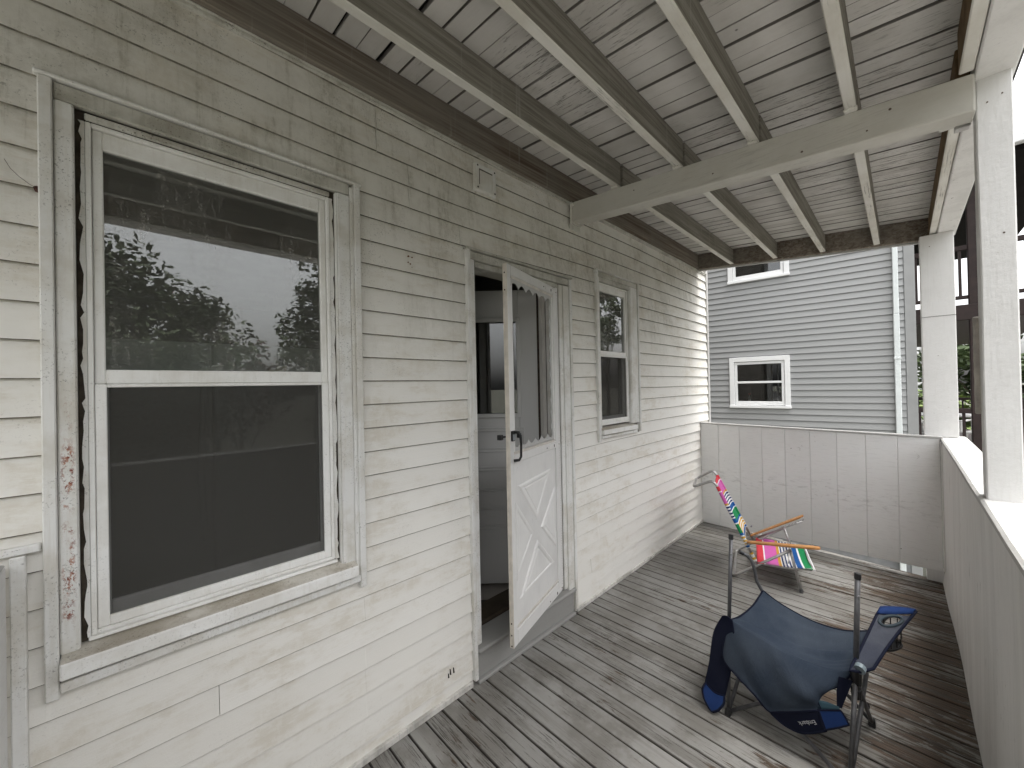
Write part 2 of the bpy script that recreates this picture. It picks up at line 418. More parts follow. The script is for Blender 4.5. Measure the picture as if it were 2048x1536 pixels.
tile_m = flat('floor_tile', (.34,.31,.28), .35, 0, .15, 5)
grout_m = flat('tile_grout', (.07,.06,.055), .9)
dwood_m = mat_boards('threshold_wood', (.09,.07,.05), (.04,.03,.024), axis=0, grime=.8, specks=.8, wear_y=False)
step_m = mat_paint('grey_step_paint', (.30,.295,.28), 0, .3, (.22,.21,.20), .4, 60, .6)
indoor_m = mat_paint('inner_door_paint', (.56,.555,.54), 2, .15, (.5,.49,.47), .1, 10, .45)
fridge_m = flat('fridge_white', (.78,.79,.78), .35, 0, .03, 3)
grey_sid = mat_trim('grey_clapboard', c=(.34,.345,.343), specks=.06, dirt=.12, dirtc=(.33,.34,.34))
grey_trim = flat('clean_white_trim', (.84,.845,.84), .5, 0, .03, 4)
spout_m = flat('downspout_white', (.70,.74,.735), .45, 0, .05, 4)
brown_m = flat('brown_stain', (.030,.018,.016), .65, 0, .25, 8)
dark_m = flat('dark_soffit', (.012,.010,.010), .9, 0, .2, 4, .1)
plastic_m = flat('white_plastic', (.78,.77,.74), .4, 0, .06, 6)
wood_arm = flat('varnished_wood', (.50,.235,.075), .42, 0, .2, 24, .5)
chrome_m = flat('satin_tube', (.46,.45,.44), .33, .75, .15, 40)
tube_m = flat('grey_tube', (.13,.13,.135), .42, .45, .2, 40)
navy_m = mat_fabric('navy_cloth', (.030,.041,.060), .55, (.066,.080,.100))
navyd_m = mat_fabric('dark_navy_cloth', (.008,.010,.022), .15, (.03,.032,.045))
blue_m = mat_fabric('royal_blue_cloth', (.014,.034,.115), .15, (.05,.065,.13))
arm_m = mat_fabric('grey_navy_cloth', (.042,.047,.064), .6, (.085,.09,.104))
ground_m = flat('ground', (.14,.14,.115), .95, 0, .3, .6, .1)
bounce_m = flat('concrete_drive', (.30,.29,.275), .95, 0, .2, 2, .1)
bark_m = flat('bark', (.07,.055,.042), .9, 0, .3, 8, .1, .4)
leaf_a = mat_leaf('leaf_green', (.040,.062,.026), (.085,.115,.045))
leaf_b = mat_leaf('leaf_bright', (.05,.085,.022), (.13,.17,.045))
leaf_r = mat_leaf('leaf_red', (.060,.016,.018), (.11,.030,.030))

# ---------------------------------------------------------------- setting: ground
g = MB(); g.add([(-400,-400,-3.2),(400,-400,-3.2),(400,400,-3.2),(-400,400,-3.2)], [(0,1,2,3)])
tag(g.build('ground', ground_m), kind='structure')
g = MB(); g.add([(-60,-7.5,-3.196),(60,-7.5,-3.196),(60,-3.0,-3.196),(-60,-3.0,-3.196)], [(0,1,2,3)])
tag(g.build('driveway', bounce_m), kind='structure')  # pale strip out of view, its tone raised to bounce light onto the ceiling

# ================================================================ WHITE HOUSE
house = thing('white_house', 'white house with weathered vinyl siding, its door standing open onto the porch', 'house')
S = .1022
def zc(k, X):
    g = 0.010 if X < -.1 else (0.010*(1-min(1,(X+.1)/.8)) if X < .7 else 0)
    g += .031*min(1, max(0, (X-1.3)/1.7))
    return 1.6155 + k*S + g
OPEN = [(-.178, .692, .785, 2.452), (1.262, 2.176, -1, 2.322), (2.490, 3.150, 1.160, 2.452)]
X0W, X1W, ZTOP = -1.6, 4.862, 2.862
SEAMS = {10: [.78], 11: [.78], 8: [.937], 9: [.937], 7: [1.233], -11: [.192], -14: [2.373]}
def plank(k, xa, xb, off):
    """one course of siding between xa and xb, cut round the openings it meets"""
    cuts = {xa, xb}
    for (a, b, lo, hi) in OPEN:
        for c in (a, b):
            if xa < c < xb: cuts.add(c)
    n = max(1, int((xb-xa)/.28))
    for i in range(1, n): cuts.add(xa + (xb-xa)*i/n)
    xs = sorted(cuts)
    m = MB(); any_ = False
    rng = random.Random(k*31 + int(xa*100))
    jz = [0]; jy = [0]
    for i in range(len(xs)-1):
        jz.append(jz[-1]*.5 + rng.uniform(-.0012,.0012)); jy.append(jy[-1]*.4 + rng.uniform(-.0010,.0010))
    def ring(X, lo, hi, dz, dy):
        zb = zc(k, X) + dz; zt = zc(k+1, X) + .012
        a = max(zb, lo); b = min(zt, hi)
        def yy(z): return lerp(-.0145, -.0015, (z-zb)/(zt-zb)) - off + dy
        return [(X, .0, a+.006 if a == zb else a), (X, yy(a)+.0035, a), (X, yy(a), a+.0028), (X, yy(min(a+.03,b)), min(a+.03,b)), (X, yy(b), b), (X, 0, b)]
    for i in range(len(xs)-1):
        A, B = xs[i], xs[i+1]; mid = (A+B)/2; lo, hi = -1, 2.860
        zb, zt = zc(k, mid), zc(k+1, mid)
        for (a, b, l, h) in OPEN:
            if a < mid < b:
                if zt <= l + .012: hi = min(hi, l)
                elif zb >= h - .012: lo = max(lo, h)
                elif zb < l and zt > l: hi = min(hi, l)
                elif zb < h and zt > h: lo = max(lo, h)
                else: lo, hi = 1, 0
        lo = max(lo, .006)
        if hi - lo < .008 or zb > hi-.008 or zt < lo+.008:
            if m.v: m.build('siding_plank', [vinyl, lip_shade_m], house); m = MB(); any_ = False
            continue
        r1 = ring(A, lo, hi, jz[i], jy[i]); r2 = ring(B, lo, hi, jz[i+1], jy[i+1])
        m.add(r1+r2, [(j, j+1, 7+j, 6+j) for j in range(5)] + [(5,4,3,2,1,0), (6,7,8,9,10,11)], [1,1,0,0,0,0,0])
        any_ = True
    if any_: m.build('siding_plank', [vinyl, lip_shade_m], house)
for k in range(-16, 13):
    zb, zt = zc(k, 1.0), zc(k+1, 1.0)
    edges = [X0W] + SEAMS.get(k, []) + [X1W]
    # break at openings that swallow the whole course
    spans = []
    for i in range(len(edges)-1):
        a, b = edges[i], edges[i+1]; segs = [(a, b)]
        for (oa, ob, l, h) in OPEN:
            mid = zc(k, (oa+ob)/2)
            if mid >= l-.002 and mid + S <= h+.002:
                ns = []
                for (p, q) in segs:
                    if q <= oa or p >= ob: ns.append((p, q)); continue
                    if p < oa: ns.append((p, oa))
                    if q > ob: ns.append((ob, q))
                segs = ns
        spans += [(p, q, .0012*(i % 2)) for p, q in segs]
    for p, q, o in spans:
        e_ = .0009
        if q - p > .01: plank(k, p + (e_ if p in SEAMS.get(k, []) else 0), q - (e_ if q in SEAMS.get(k, []) else 0), o)
# wall behind the siding, with its openings
m = MB()
xs = [-6.0, -.12, .60, 1.30, 2.065, 2.53, 3.075, 4.85]
def core(x0, x1, z0, z1): m.box(x0, x1, .001, .12, z0, z1)
core(-6, -.12, -3.2, 9.6); core(.60, 1.30, -3.2, 9.6); core(2.065, 2.53, -3.2, 9.6); core(3.075, 4.85, -3.2, 9.6)
core(-.12, .60, -3.2, .86); core(-.12, .60, 2.40, 9.6)
core(1.30, 2.065, -3.2, .16); core(1.30, 2.065, 2.27, 9.6)
core(2.53, 3.075, -3.2, 1.25); core(2.53, 3.075, 2.41, 9.6)
m.box(4.73, 4.85, .121, 9, -3.2, 9.6); m.box(-6, -5.88, .121, 9, -3.2, 9.6); m.box(-6, 4.85, 9.001, 9.1, -3.2, 9.6); m.box(-6.2, 5.0, -.01, 9.3, 9.601, 9.8)
m.build('wall', core_m, house)
m = MB(); m.box(4.862, 4.905, -.022, .06, -3.2, 9.5); m.box(4.851, 4.861, -.021, .05, -3.2, 9.5)
m.build('corner_board', cap_m, house, bevel=.004)
m = MB()      # starter strip at the deck
m.box(X0W, 1.255, -.024, -.003, .002, .030); m.build('base_trim', mat_trim('base_trim_paint', c=(.66,.64,.60), specks=.9, dirt=.7, dirtc=(.30,.29,.26)), house, bevel=.002)
m = MB(); m.box(2.182, 4.575, -.024, -.003, .002, .028); m.build('base_trim', bpy.data.materials['base_trim_paint'], house, bevel=.002)
m = MB(); m.box(X0W, 4.86, -.020, -.002, 2.846, 2.858); m.box(X0W, 4.86, -.027, -.002, 2.8585, 2.8655)
m.build('frieze_trim', trim_mold, house, bevel=.002)

# ---- windows
def frame_ring(m, x0, x1, z0, z1, wx, wt, wb, y0, y1):
    """four members butted: stiles full height, rails between"""
    m.box(x0, x0+wx, y0, y1, z0, z1); m.box(x1-wx, x1, y0, y1, z0, z1)
    m.box(x0+wx, x1-wx, y0, y1, z1-wt, z1); m.box(x0+wx, x1-wx, y0, y1, z0, z0+wb)
def big_window():
    win = MB(); frame_ring(win, -.095, .575, .895, 2.368, .012, .012, .012, -.004, .05)
    win = win.build('window', sash_m, house, bevel=.002); win['label'] = 'large sash window with a mouldy head casing and rust-spotted left casing'
    m = MB(); m.box(-.178, -.152, -.034, -.002, .765, 2.444); m.build('casing_channel', trim, win, bevel=.003)
    m = MB(); m.box(.666, .692, -.034, -.002, .752, 2.447)
    m.box(.650, .666, -.028, -.002, .80, 2.43); m.build('casing_channel', trim, win, bevel=.003)
    m = MB(); m.box(-.151, -.114, -.026, -.002, .875, 2.394); m.build('casing', trim_rust, win, bevel=.004)
    m = MB(); m.box(.600, .649, -.026, -.002, .862, 2.392); m.box(.594, .5995, -.022, .03, .862, 2.392); m.build('casing', trim, win, bevel=.004)
    m = MB(); m.box(-.151, .649, -.024, -.002, 2.395, 2.442); m.build('head_casing', trim_mold, win, bevel=.003)
    m = MB(); m.box(-.185, .700, -.036, -.002, 2.4445, 2.456); m.build('head_cap', trim, win, bevel=.003)
    # worn gap between casing and frame
    m = MB(); m.box(-.1135, -.0955, -.001, .04, .885, 2.394); m.build('worn_joint', caulk_m, win)
    m = MB(); m.box(.5755, .5935, -.001, .04, .885, 2.392); m.build('worn_joint', caulk_m, win)
    m = MB(); m.box(-.0955, .5755, -.001, .04, 2.3685, 2.394); m.build('worn_joint', caulk_m, win)
    m = MB(); m.box(-.0950, .5755, -.010, .0, 2.3700, 2.3895); m.build('head_stop', trim_mold, win, bevel=.003)
    rj = random.Random(4)
    for side in (0, 1):      # caulk shrunk to a ragged ribbon
        e = []; z = .893
        while z < 2.366:
            e.append((rj.uniform(.004, .013) if side == 0 else rj.uniform(.009, .0165), z)); z += rj.uniform(.012, .05)
        e.append((.012, 2.366))
        if side == 0: poly = [(-.0956, -.004, .893)] + [(-.0956-w_, -.004, z_) for w_, z_ in e] + [(-.0956, -.004, 2.366)]
        else: poly = [(.5756, -.004, .893)] + [(.5756+w_, -.004, z_) for w_, z_ in e] + [(.5756, -.004, 2.366)]
        m = MB(); m.prism(poly, (0, .02, 0)); m.build('cracked_caulk', trim, win)
    # sloping sill and nosing
    m = MB()
    m.hexa([(-.150,-.062,.822),(.648,-.062,.816),(.648,.03,.822),(-.150,.03,.822),(-.150,-.062,.868),(.648,-.062,.862),(.648,.03,.885),(-.150,.03,.885)], [0,0,1,1,1,1])
    m.build('sill', [sill_m, sash_m], win, bevel=.005, seg=2)
    m = MB(); m.box(-.151, .664, -.040, -.002, .780, .808); m.build('apron', trim, win, bevel=.003)
    m = MB(); m.box(-.151, .640, -.030, -.002, .809, .819); m.build('worn_joint', caulk_m, win)
    # upper sash sits outside, lower sash behind it, screen frame over the lower half
    m = MB(); frame_ring(m, -.082, .562, 1.612, 2.355, .022, .052, .042, .006, .032); m.build('upper_sash', sash_m, win, bevel=.003)
    m = MB(); m.box(-.060, .540, .019, .023, 1.654, 2.303); m.build('glass_pane', glass_m, win)
    m = MB(); frame_ring(m, -.082, .562, .908, 1.6115, .024, .010, .028, -.001, .014); m.build('screen_frame', sash_m, win, bevel=.002)
    m = MB(); m.add([(-.058,.008,.936),(.538,.008,.936),(.538,.008,1.6015),(-.058,.008,1.6015)], [(0,1,2,3)]); m.build('screen', screen_m, win)
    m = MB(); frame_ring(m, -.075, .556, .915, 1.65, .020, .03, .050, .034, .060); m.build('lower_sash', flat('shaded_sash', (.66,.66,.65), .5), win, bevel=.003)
    m = MB(); m.box(-.055, .536, .045, .049, .965, 1.620); m.build('glass_pane', glass2_m, win)
    for xx, mm in ((.155, plastic_m), (.355, flat('aged_plastic', (.60,.55,.42), .5))):
        m = MB(); m.box(xx, xx+.072, .036, .056, 1.6505, 1.659); m.box(xx+.006, xx+.066, .040, .054, 1.6592, 1.667); m.tube([(xx+.036,.047,1.667),(xx+.036,.047,1.672),(xx+.07,.045,1.675)], .005, 6)
        m.build('sash_lock', mm, win)
    # the storm frame's sloping bottom lip
    m = MB(); m.hexa([(-.100,-.012,.884),(.584,-.012,.880),(.584,.03,.886),(-.100,.03,.886),(-.100,-.010,.894),(.584,-.010,.890),(.584,.03,.8945),(-.100,.03,.8945)]); m.build('frame_lip', sash_m, win, bevel=.002)
big_window()
def small_window():
    win = MB(); frame_ring(win, 2.545, 2.995, 1.262, 2.372, .012, .012, .012, -.004, .05)
    win = win.build('window', sash_m, house, bevel=.002); win['label'] = 'narrow sash window beyond the door'
    m = MB(); m.box(2.490, 2.515, -.034, -.002, 1.145, 2.446); m.build('casing_channel', trim, win, bevel=.003)
    m = MB(); m.box(3.127, 3.152, -.034, -.002, 1.172, 2.452); m.build('casing_channel', trim, win, bevel=.003)
    m = MB(); m.box(3.010, 3.126, -.026, -.002, 1.245, 2.405); m.box(3.000, 3.0095, -.024, .04, 1.245, 2.405); m.build('casing', trim, win, bevel=.004)
    m = MB(); m.box(2.516, 2.540, -.026, -.002, 1.245, 2.405); m.build('casing', trim, win, bevel=.004)
    m = MB(); m.box(2.516, 3.126, -.024, -.002, 2.406, 2.446); m.box(2.541, 2.9995, -.022, .03, 2.374, 2.405); m.build('head_casing', trim_mold, win, bevel=.003)
    m = MB(); m.box(2.484, 3.158, -.036, -.002, 2.447, 2.458); m.build('head_cap', trim, win, bevel=.003)
    m = MB(); m.hexa([(2.516,-.055,1.196),(3.045,-.055,1.196),(3.045,.03,1.20),(2.516,.03,1.20),(2.516,-.055,1.234),(3.045,-.055,1.234),(3.045,.03,1.250),(2.516,.03,1.250)], [0,0,1,1,1,1]); m.build('sill', [sill_m, sash_m], win, bevel=.004)
    m = MB(); m.box(2.516, 3.070, -.038, -.002, 1.166, 1.190); m.build('apron', trim, win, bevel=.003)
    m = MB(); frame_ring(m, 2.556, 2.984, 1.808, 2.36, .016, .05, .036, .004, .030); m.build('upper_sash', sash_m, win, bevel=.003)
    m = MB(); m.box(2.572, 2.968, .018, .022, 1.844, 2.310); m.build('glass_pane', glass_m, win)
    m = MB(); frame_ring(m, 2.556, 2.984, 1.275, 1.8075, .016, .010, .030, -.001, .013); m.build('screen_frame', sash_m, win, bevel=.002)
    m = MB(); m.add([(2.572,.007,1.305),(2.968,.007,1.305),(2.968,.007,1.7975),(2.572,.007,1.7975)], [(0,1,2,3)]); m.build('screen', screen_m, win)
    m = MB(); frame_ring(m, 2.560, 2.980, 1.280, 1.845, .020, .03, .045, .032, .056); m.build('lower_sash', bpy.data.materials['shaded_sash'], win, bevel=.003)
    m = MB(); m.box(2.580, 2.960, .043, .047, 1.325, 1.815); m.build('glass_pane', glass2_m, win)
    m = MB(); frame_ring(m, 2.48, 3.10, 1.20, 2.44, .045, .045, .045, .121, .135); m.box(2.55, 3.05, .127, .131, 1.25, 2.39); m.build('curtain_lining', flat('dark_curtain', (.02,.02,.022), .9), win)
small_window()
# ---- vent cover, rusty fixing marks, nail with a wire
m = MB(); m.box(1.325, 1.480, -.034, -.012, 2.652, 2.803)
v = m.build('vent_cover', trim, house, bevel=.006, seg=2)
m = MB(); frame_ring(m, 1.330, 1.475, 2.657, 2.798, .022, .022, .022, -.040, -.0345); m.build('vent_rim', trim, v, bevel=.002)
m = MB()
for a in (1.341, 1.464):
    for b in (2.668, 2.787): m.tube([(a,-.0402,b),(a,-.0415,b)], .005, 8)
m.box(1.354, 1.450, -.0368, -.0347, 2.770, 2.7745); m.box(1.354, 1.358, -.0368, -.0347, 2.69, 2.768)
m.build('vent_screw', caulk_m, v)
m = MB(); m.tube([(-.181,-.012,2.134),(-.181,-.026,2.136)], .006, 8); nl = m.build('nail', flat('rust', (.06,.022,.014), .8), house)
m = MB(); m.tube([(-.181,-.024,2.136),(-.192,-.03,2.140),(-.208,-.035,2.152),(-.222,-.036,2.168),(-.232,-.034,2.190)], .0007, 5); m.build('wire', flat('wire', (.12,.10,.08), .6), nl)
m = MB()
for a, b, r in ((.929,2.205,.004),(.948,2.203,.003),(.927,2.176,.003),(.938,2.170,.0035),(.929,2.140,.0055),(.952,2.138,.005),(.946,2.156,.002)):
    m.tube([(a,-.0085,b),(a,-.0125,b)], r, 8)
m.build('rusty_screw', flat('rust_mark', (.20,.085,.03), .9), house)

m = MB()
for a, b, hh in ((1.108,.126,.020),(1.120,.136,.026),(1.140,.135,.024)): m.hexa([(a-.003,-.0150,b),(a+.003,-.0150,b),(a+.003,-.006,b),(a-.003,-.006,b),(a-.001,-.0135,b+hh),(a+.001,-.0135,b+hh),(a+.001,-.006,b+hh),(a-.001,-.006,b+hh)])
tag(m.build('siding_chip', caulk_m, house), kind='stuff')
# ---- door frame, step, storm door, inner door
fr = MB()
fr.box(1.262, 1.285, -.034, -.002, .030, 2.318); fr.box(2.150, 2.176, -.034, -.002, .035, 2.312)
fr = fr.build('door_frame', trim, house, bevel=.003)
m = MB(); m.box(1.2855, 1.317, -.026, .10, .205, 2.268); m.box(1.3175, 1.330, -.010, .02, .205, 2.245); m.build('jamb', trim, fr, bevel=.003)
m = MB(); m.box(2.085, 2.1495, -.026, -.002, .185, 2.262); m.box(2.045, 2.0845, -.020, .10, .205, 2.262); m.build('jamb', trim, fr, bevel=.003)
m = MB(); m.box(1.2855, 2.1495, -.026, -.002, 2.269, 2.312); m.box(1.3305, 2.0445, -.012, .10, 2.236, 2.2675); m.build('head_jamb', trim_mold, fr, bevel=.003)
m = MB(); m.box(1.255, 2.183, -.038, -.002, 2.3165, 2.328); m.build('head_cap', trim_mold, fr, bevel=.003)
m = MB(); m.hexa([(1.2855,-.045,.165),(2.1495,-.045,.165),(2.1495,.10,.165),(1.2855,.10,.165),(1.2855,-.045,.188),(2.1495,-.045,.188),(2.1495,.10,.2045),(1.2855,.10,.2045)]); m.build('sill', step_m, fr, bevel=.010, seg=3)
m = MB(); m.box(1.2855, 2.1495, -.018, -.001, .022, .164); m.box(1.2855, 2.1495, -.036, -.001, .002, .0215); m.build('riser', step_m, fr, bevel=.004)
m = MB(); m.box(1.318, 2.044, .101, .235, .17, .222); m.build('threshold', dwood_m, fr, bevel=.008, seg=2)
m = MB(); m.box(1.318, 2.044, .236, .262, .17, .216); m.build('threshold', dwood_m, fr, bevel=.005)
# storm door in its own coordinates: u from hinge, w outward, z
TH = R(15.5)
du = V(-math.cos(TH), -math.sin(TH), 0); dn = V(math.sin(TH), -math.cos(TH), 0)
TD = Matrix(((du.x, dn.x, 0, 2.04), (du.y, dn.y, 0, -.030), (0, 0, 1, 0), (0, 0, 0, 1)))
U0, U1, ZB, ZT = .050, .690, .235, 2.218
m = MB(TD)
m.box(U0, U0+.058, -.024, 0, ZB, ZT); m.box(U1-.040, U1, -.024, 0, ZB, ZT)
m.box(U0+.058, U1-.040, -.024, 0, ZT-.052, ZT); m.box(U0+.058, U1-.040, -.024, 0, ZB, ZB+.075); m.box(U0+.058, U1-.040, -.024, 0, 1.176, 1.222)
sd_ = m.build('storm_door', alu_m, house, bevel=.003); sd_['label'] = 'white storm door ajar, scalloped opening above a crossbuck panel'
m = MB(TD)
for a in (-.022, -.016, -.009, -.002): m.box(U1+.0002, U1+.003, a-.002, a+.002, ZB, ZT)
m.build('door_edge', alu_y, sd_)
m = MB(TD)
for z in (.30,.36,2.08,2.17,.245): m.tube([(U1+.0015,-.0125,z),(U1+.0042,-.0125,z)], .004, 8)
m.build('screw', caulk_m, sd_)
# hinge strip with dark pile
m = MB(TD); m.box(.020, .049, -.024, -.006, ZB+.01, ZT+.012); m.build('hinge_strip', alu_m, sd_, bevel=.002)
m = MB(TD)
for i in range(118): z = ZB+.02 + i*.0165; m.box(.044, .0495, -.0055, -.003, z, z+.009)
m.build('pile_strip', caulk_m, sd_)
# scalloped inner edge round the opening
def scallop(m, p0, p1, depth, n, inward, w=-.006):
    p0, p1, inward = Vector(p0), Vector(p1), Vector(inward)
    pts = [p0]
    for i in range(n):
        for j in range(9):
            t = (i + j/8)/n; d = depth*(1 - .62*math.sin(math.pi*j/8)**.8)
            if j == 0 and i > 0: continue
            pts.append(p0.lerp(p1, t) + inward*d)
    pts.append(p1)
    m.prism([(p[0], w, p[1]) for p in pts], (0, .003, 0))
oa, ob, oc, od = U0+.080, U1-.042, 1.238, ZT-.068
for a_ in (((oa, od), (ob, od), .045, 6, (0,-1)), ((oa, oc), (ob, oc), .045, 6, (0,1), -.0095), ((ob, oc), (ob, od), .030, 11, (-1,0), -.0135), ((oa, oc), (oa, od), .030, 11, (1,0), -.0135)):
    m = MB(TD); scallop(m, *a_); m.build('scallop_trim', cap_m, sd_)
m = MB(TD); frame_ring(m, U0+.0585, U1-.0405, 1.2225, ZT-.0525, .020, .013, .013, -.022, -.004); m.build('insert_frame', alu_m, sd_, bevel=.002)
m = MB(TD); m.box(U0+.078, U1-.042, -.0028, -.0008, 1.2215, 1.2365); m.build('insert_bead', bead_m, sd_)
m = MB(TD); m.box(U0+.060, U1-.042, -.0028, -.0008, ZT-.068, ZT-.0535); m.build('insert_bead', bead_m, sd_)
# lower panel, four raised triangles
m = MB(TD); m.box(U0+.0585, U1-.0405, -.020, -.008, ZB+.0755, 1.1755); m.build('kick_panel', alu_m, sd_)
def tri(a, b, c):
    A = [V(*a), V(*b), V(*c)]; cen = (A[0]+A[1]+A[2])/3
    def ins(k, w): return [(lerp(p.x, cen.x, k), w, lerp(p.y, cen.y, k)) for p in A]
    m = MB(TD); o = m.add(ins(0,-.0085)+ins(.10,-.001)+ins(.22,-.001)+ins(.30,-.0055)+ins(.36,-.0052)+ins(.40,-.003), [])
    fs = []
    for r in range(5):
        for i in range(3): fs.append((r*3+i, r*3+(i+1)%3, r*3+3+(i+1)%3, r*3+3+i))
    fs.append((15,16,17)); fs.append((2,1,0))
    for f in fs: m.f.append(list(f)); m.mi.append(0)
    m.build('panel_moulding', alu_m, sd_)
tri((.612,1.050),(.182,1.062),(.392,.795)); tri((.152,.462),(.612,.445),(.392,.690))
tri((.645,.985),(.432,.742),(.645,.540)); tri((.130,.545),(.130,.935),(.342,.742))
m = MB(TD); m.box(U0+.060, U1-.042, -.0075, -.002, ZB+.082, ZB+.092); m.build('panel_bead', bead_m, sd_)
# latch handle
m = MB(TD); m.box(U1-.036, U1-.004, .0005, .012, 1.296, 1.350); h_ = m.build('handle', black_m, sd_, bevel=.004)
m = MB(TD); m.tube([(U1-.030,.010,1.342),(U1-.034,.034,1.340),(U1-.038,.040,1.325),(U1-.040,.042,1.28),(U1-.040,.040,1.215),(U1-.036,.032,1.198),(U1-.024,.006,1.194)], [.008,.008,.008,.0065,.0065,.007,.008], 8); m.build('handle_grip', black_m, h_, smooth=True)
m = MB(TD); m.box(U1-.070, U1-.046, .012, .030, 1.310, 1.334); m.box(U1+.012, U1+.040, -.056, -.032, 1.305, 1.332); m.tube([(U1-.02,-.031,1.318),(U1+.03,-.045,1.318)], .006, 6); m.build('thumb_latch', black_m, h_, bevel=.003)
m = MB(TD); m.box(U1-.033, U1-.008, .0122, .0135, 1.302, 1.332); m.build('latch_plate', flat('brushed_plate', (.40,.43,.46), .3, .7), h_)
# corner brackets of the bars
for z0 in (1.185, ZB+.012, ZT-.040):
    m = MB(TD); m.box(U0+.004, U0+.17, .0005, .0025, z0, z0+.024); m.box(U0+.172, U0+.19, .0005, .002, z0+.006, z0+.018)
    b_ = m.build('bracket', alu_m, sd_, bevel=.001)
    m = MB(TD); m.box(U0+.086, U0+.096, .0027, .0035, z0+.004, z0+.020)
    for a in (.015, .20): m.tube([(U0+a,.0026,z0+.012),(U0+a,.0042,z0+.012)], .0035, 8)
    m.build('slot', caulk_m, b_)
# inner door swung into the kitchen
A2 = R(45); d2 = V(-math.cos(A2), math.sin(A2), 0); n2 = V(-math.sin(A2), -math.cos(A2), 0)
TI = Matrix(((d2.x, n2.x, 0, 1.985), (d2.y, n2.y, 0, .13), (0, 0, 1, 0), (0, 0, 0, 1)))
m = MB(TI)
m.box(0, .13, -.042, 0, .225, 2.245); m.box(.66, .78, -.042, 0, .225, 2.245); m.box(.13, .66, -.042, 0, 2.04, 2.245); m.box(.13, .66, -.042, 0, .225, 1.38)
idr = m.build('inner_door', indoor_m, house, bevel=.003); idr['label'] = 'white inner door with a glazed top, swung inward'
m = MB(TI); frame_ring(m, .115, .675, 1.365, 2.055, .030, .030, .030, .0005, .012); m.build('glazing_bead', indoor_m, idr, bevel=.004)
m = MB(TI); m.box(.131, .659, -.024, -.020, 1.381, 2.039); m.build('glass_pane', glass2_m, idr)
for z in (1.27, 1.13, 1.00, .86, .73, .60):
    m = MB(TI); m.box(.11, .69, .0005, .008, z, z+.010); m.box(.11, .69, .0005, .006, z+.022, z+.030); m.build('door_moulding', indoor_m, idr, bevel=.002)
m = MB(TI); m.box(.10, .11, .0005, .008, .58, 1.30); m.build('door_moulding', indoor_m, idr, bevel=.002)
m = MB(); m.box(1.992, 2.0045, .128, .16, .22, 2.235); m.build('hinge_gap', flat('worn_hinge_edge', (.05,.035,.025), .8, 0, .5, 30), house)
m = MB(); m.box(2.005, 2.044, .101, .17, .22, 2.235); m.build('inner_jamb', flat('inner_jamb_paint', (.60,.58,.54), .7), house, bevel=.003)
# kitchen shell
m = MB(); m.box(-2.0, 4.7, .263, 4.2, .10, .196); m.box(-2.0, 1.317, .121, .2625, .10, .195); m.box(2.045, 4.7, .121, .2625, .10, .195); kf = m.build('kitchen_floor', grout_m, house)
cx, cy = 1.745, .372; tl = .300; q2 = tl/math.sqrt(2)
for i in range(-4, 7):
    for j in range(-4, 7):
        a = cx + (i-j)*q2; b = cy + (i+j)*q2
        if a < .6 or a > 2.9 or b < .262+q2*.9 or b > 2.2: continue
        e = q2-.004
        m = MB(); m.hexa([(a-e,b,.1965),(a,b-e,.1965),(a+e,b,.1965),(a,b+e,.1965),(a-e,b,.2015),(a,b-e,.2015),(a+e,b,.2015),(a,b+e,.2015)]); m.build('floor_tile', tile_m, kf, bevel=.001)
e = q2-.004
for i in range(-2, 3):      # half tiles along the threshold
    a = cx + i*2*q2; b = cy
    m = MB(); m.prism([(a-(b-.264),.265,.1965),(a+(b-.264),.265,.1965),(a+e,b,.1965),(a,b+e,.1965),(a-e,b,.1965)], (0,0,.005)); m.build('floor_tile', tile_m, kf)
m = MB(); m.box(-2.0, 4.7, .121, 4.2, 2.62, 2.70); m.build('kitchen_ceiling', int_m, house)
m = MB(); m.box(-2.1, -2.001, .121, 4.2, .10, 2.70); m.box(4.701, 4.729, .121, 4.2, .10, 2.70); m.box(-2.0, 4.7, 4.201, 4.3, .10, 2.70); m.box(2.35, 2.45, .30, 4.2, .197, 2.619); m.box(-2.0, 4.7, .121, .124, 2.45, 2.619)
m.build('kitchen_wall', int_m, house)

fdg = thing('fridge', 'white refrigerator seen dimly through the large sash window', 'fridge', (.5, .85, .2))
fdg.location = (0,0,0)
m = MB(); m.box(-.10, .82, .52, 1.2, .203, 1.80); m.build('cabinet', fridge_m, fdg, bevel=.01)
m = MB(); m.box(.245, .82, .46, .518, .25, 1.795); m.build('fridge_door', fridge_m, fdg, bevel=.01, seg=2)
m = MB(); m.box(-.10, .238, .46, .518, .25, 1.795); m.build('fridge_door', fridge_m, fdg, bevel=.01, seg=2)
m = MB(); m.tube([(.21,.455,1.62),(.205,.42,1.58),(.195,.405,1.35),(.195,.405,1.20),(.205,.42,1.0),(.21,.455,.96)], .011, 8); m.build('fridge_handle', fridge_m, fdg, smooth=True)

# ================================================================ PORCH
dk = thing('porch_deck', 'grey painted board deck, peeling to brown wood along the outer parapet', 'deck')
BW = .0922
rd = random.Random(11)
def board_mesh(wd, y0, y1, name):
    m = MB(); n = 6; ys = [lerp(y0, y1, i/n) for i in range(n+1)]; hw = wd/2; c = .0030
    P = []
    for i, y in enumerate(ys):
        j = rd.uniform(-.0007, .0007)
        P.append([(-hw+j,y,-.022),(-hw+j,y,-c),(-hw+c+j,y,0),(hw-c+j,y,0),(hw+j,y,-c),(hw+j,y,-.022)])
    m.grid(P); m.add(P[0], [(0,1,2,3,4,5)]); m.add(P[-1], [(5,4,3,2,1,0)])
    for f in m.f: f.reverse()
    return m.mesh(name, deck_m)
dmesh = [board_mesh(BW-g_, -.004, -1.835, 'deck_board') for g_ in (.0048,.0058,.0068,.0085)]
def deck_edge_x(y): return 4.665 + .112*y
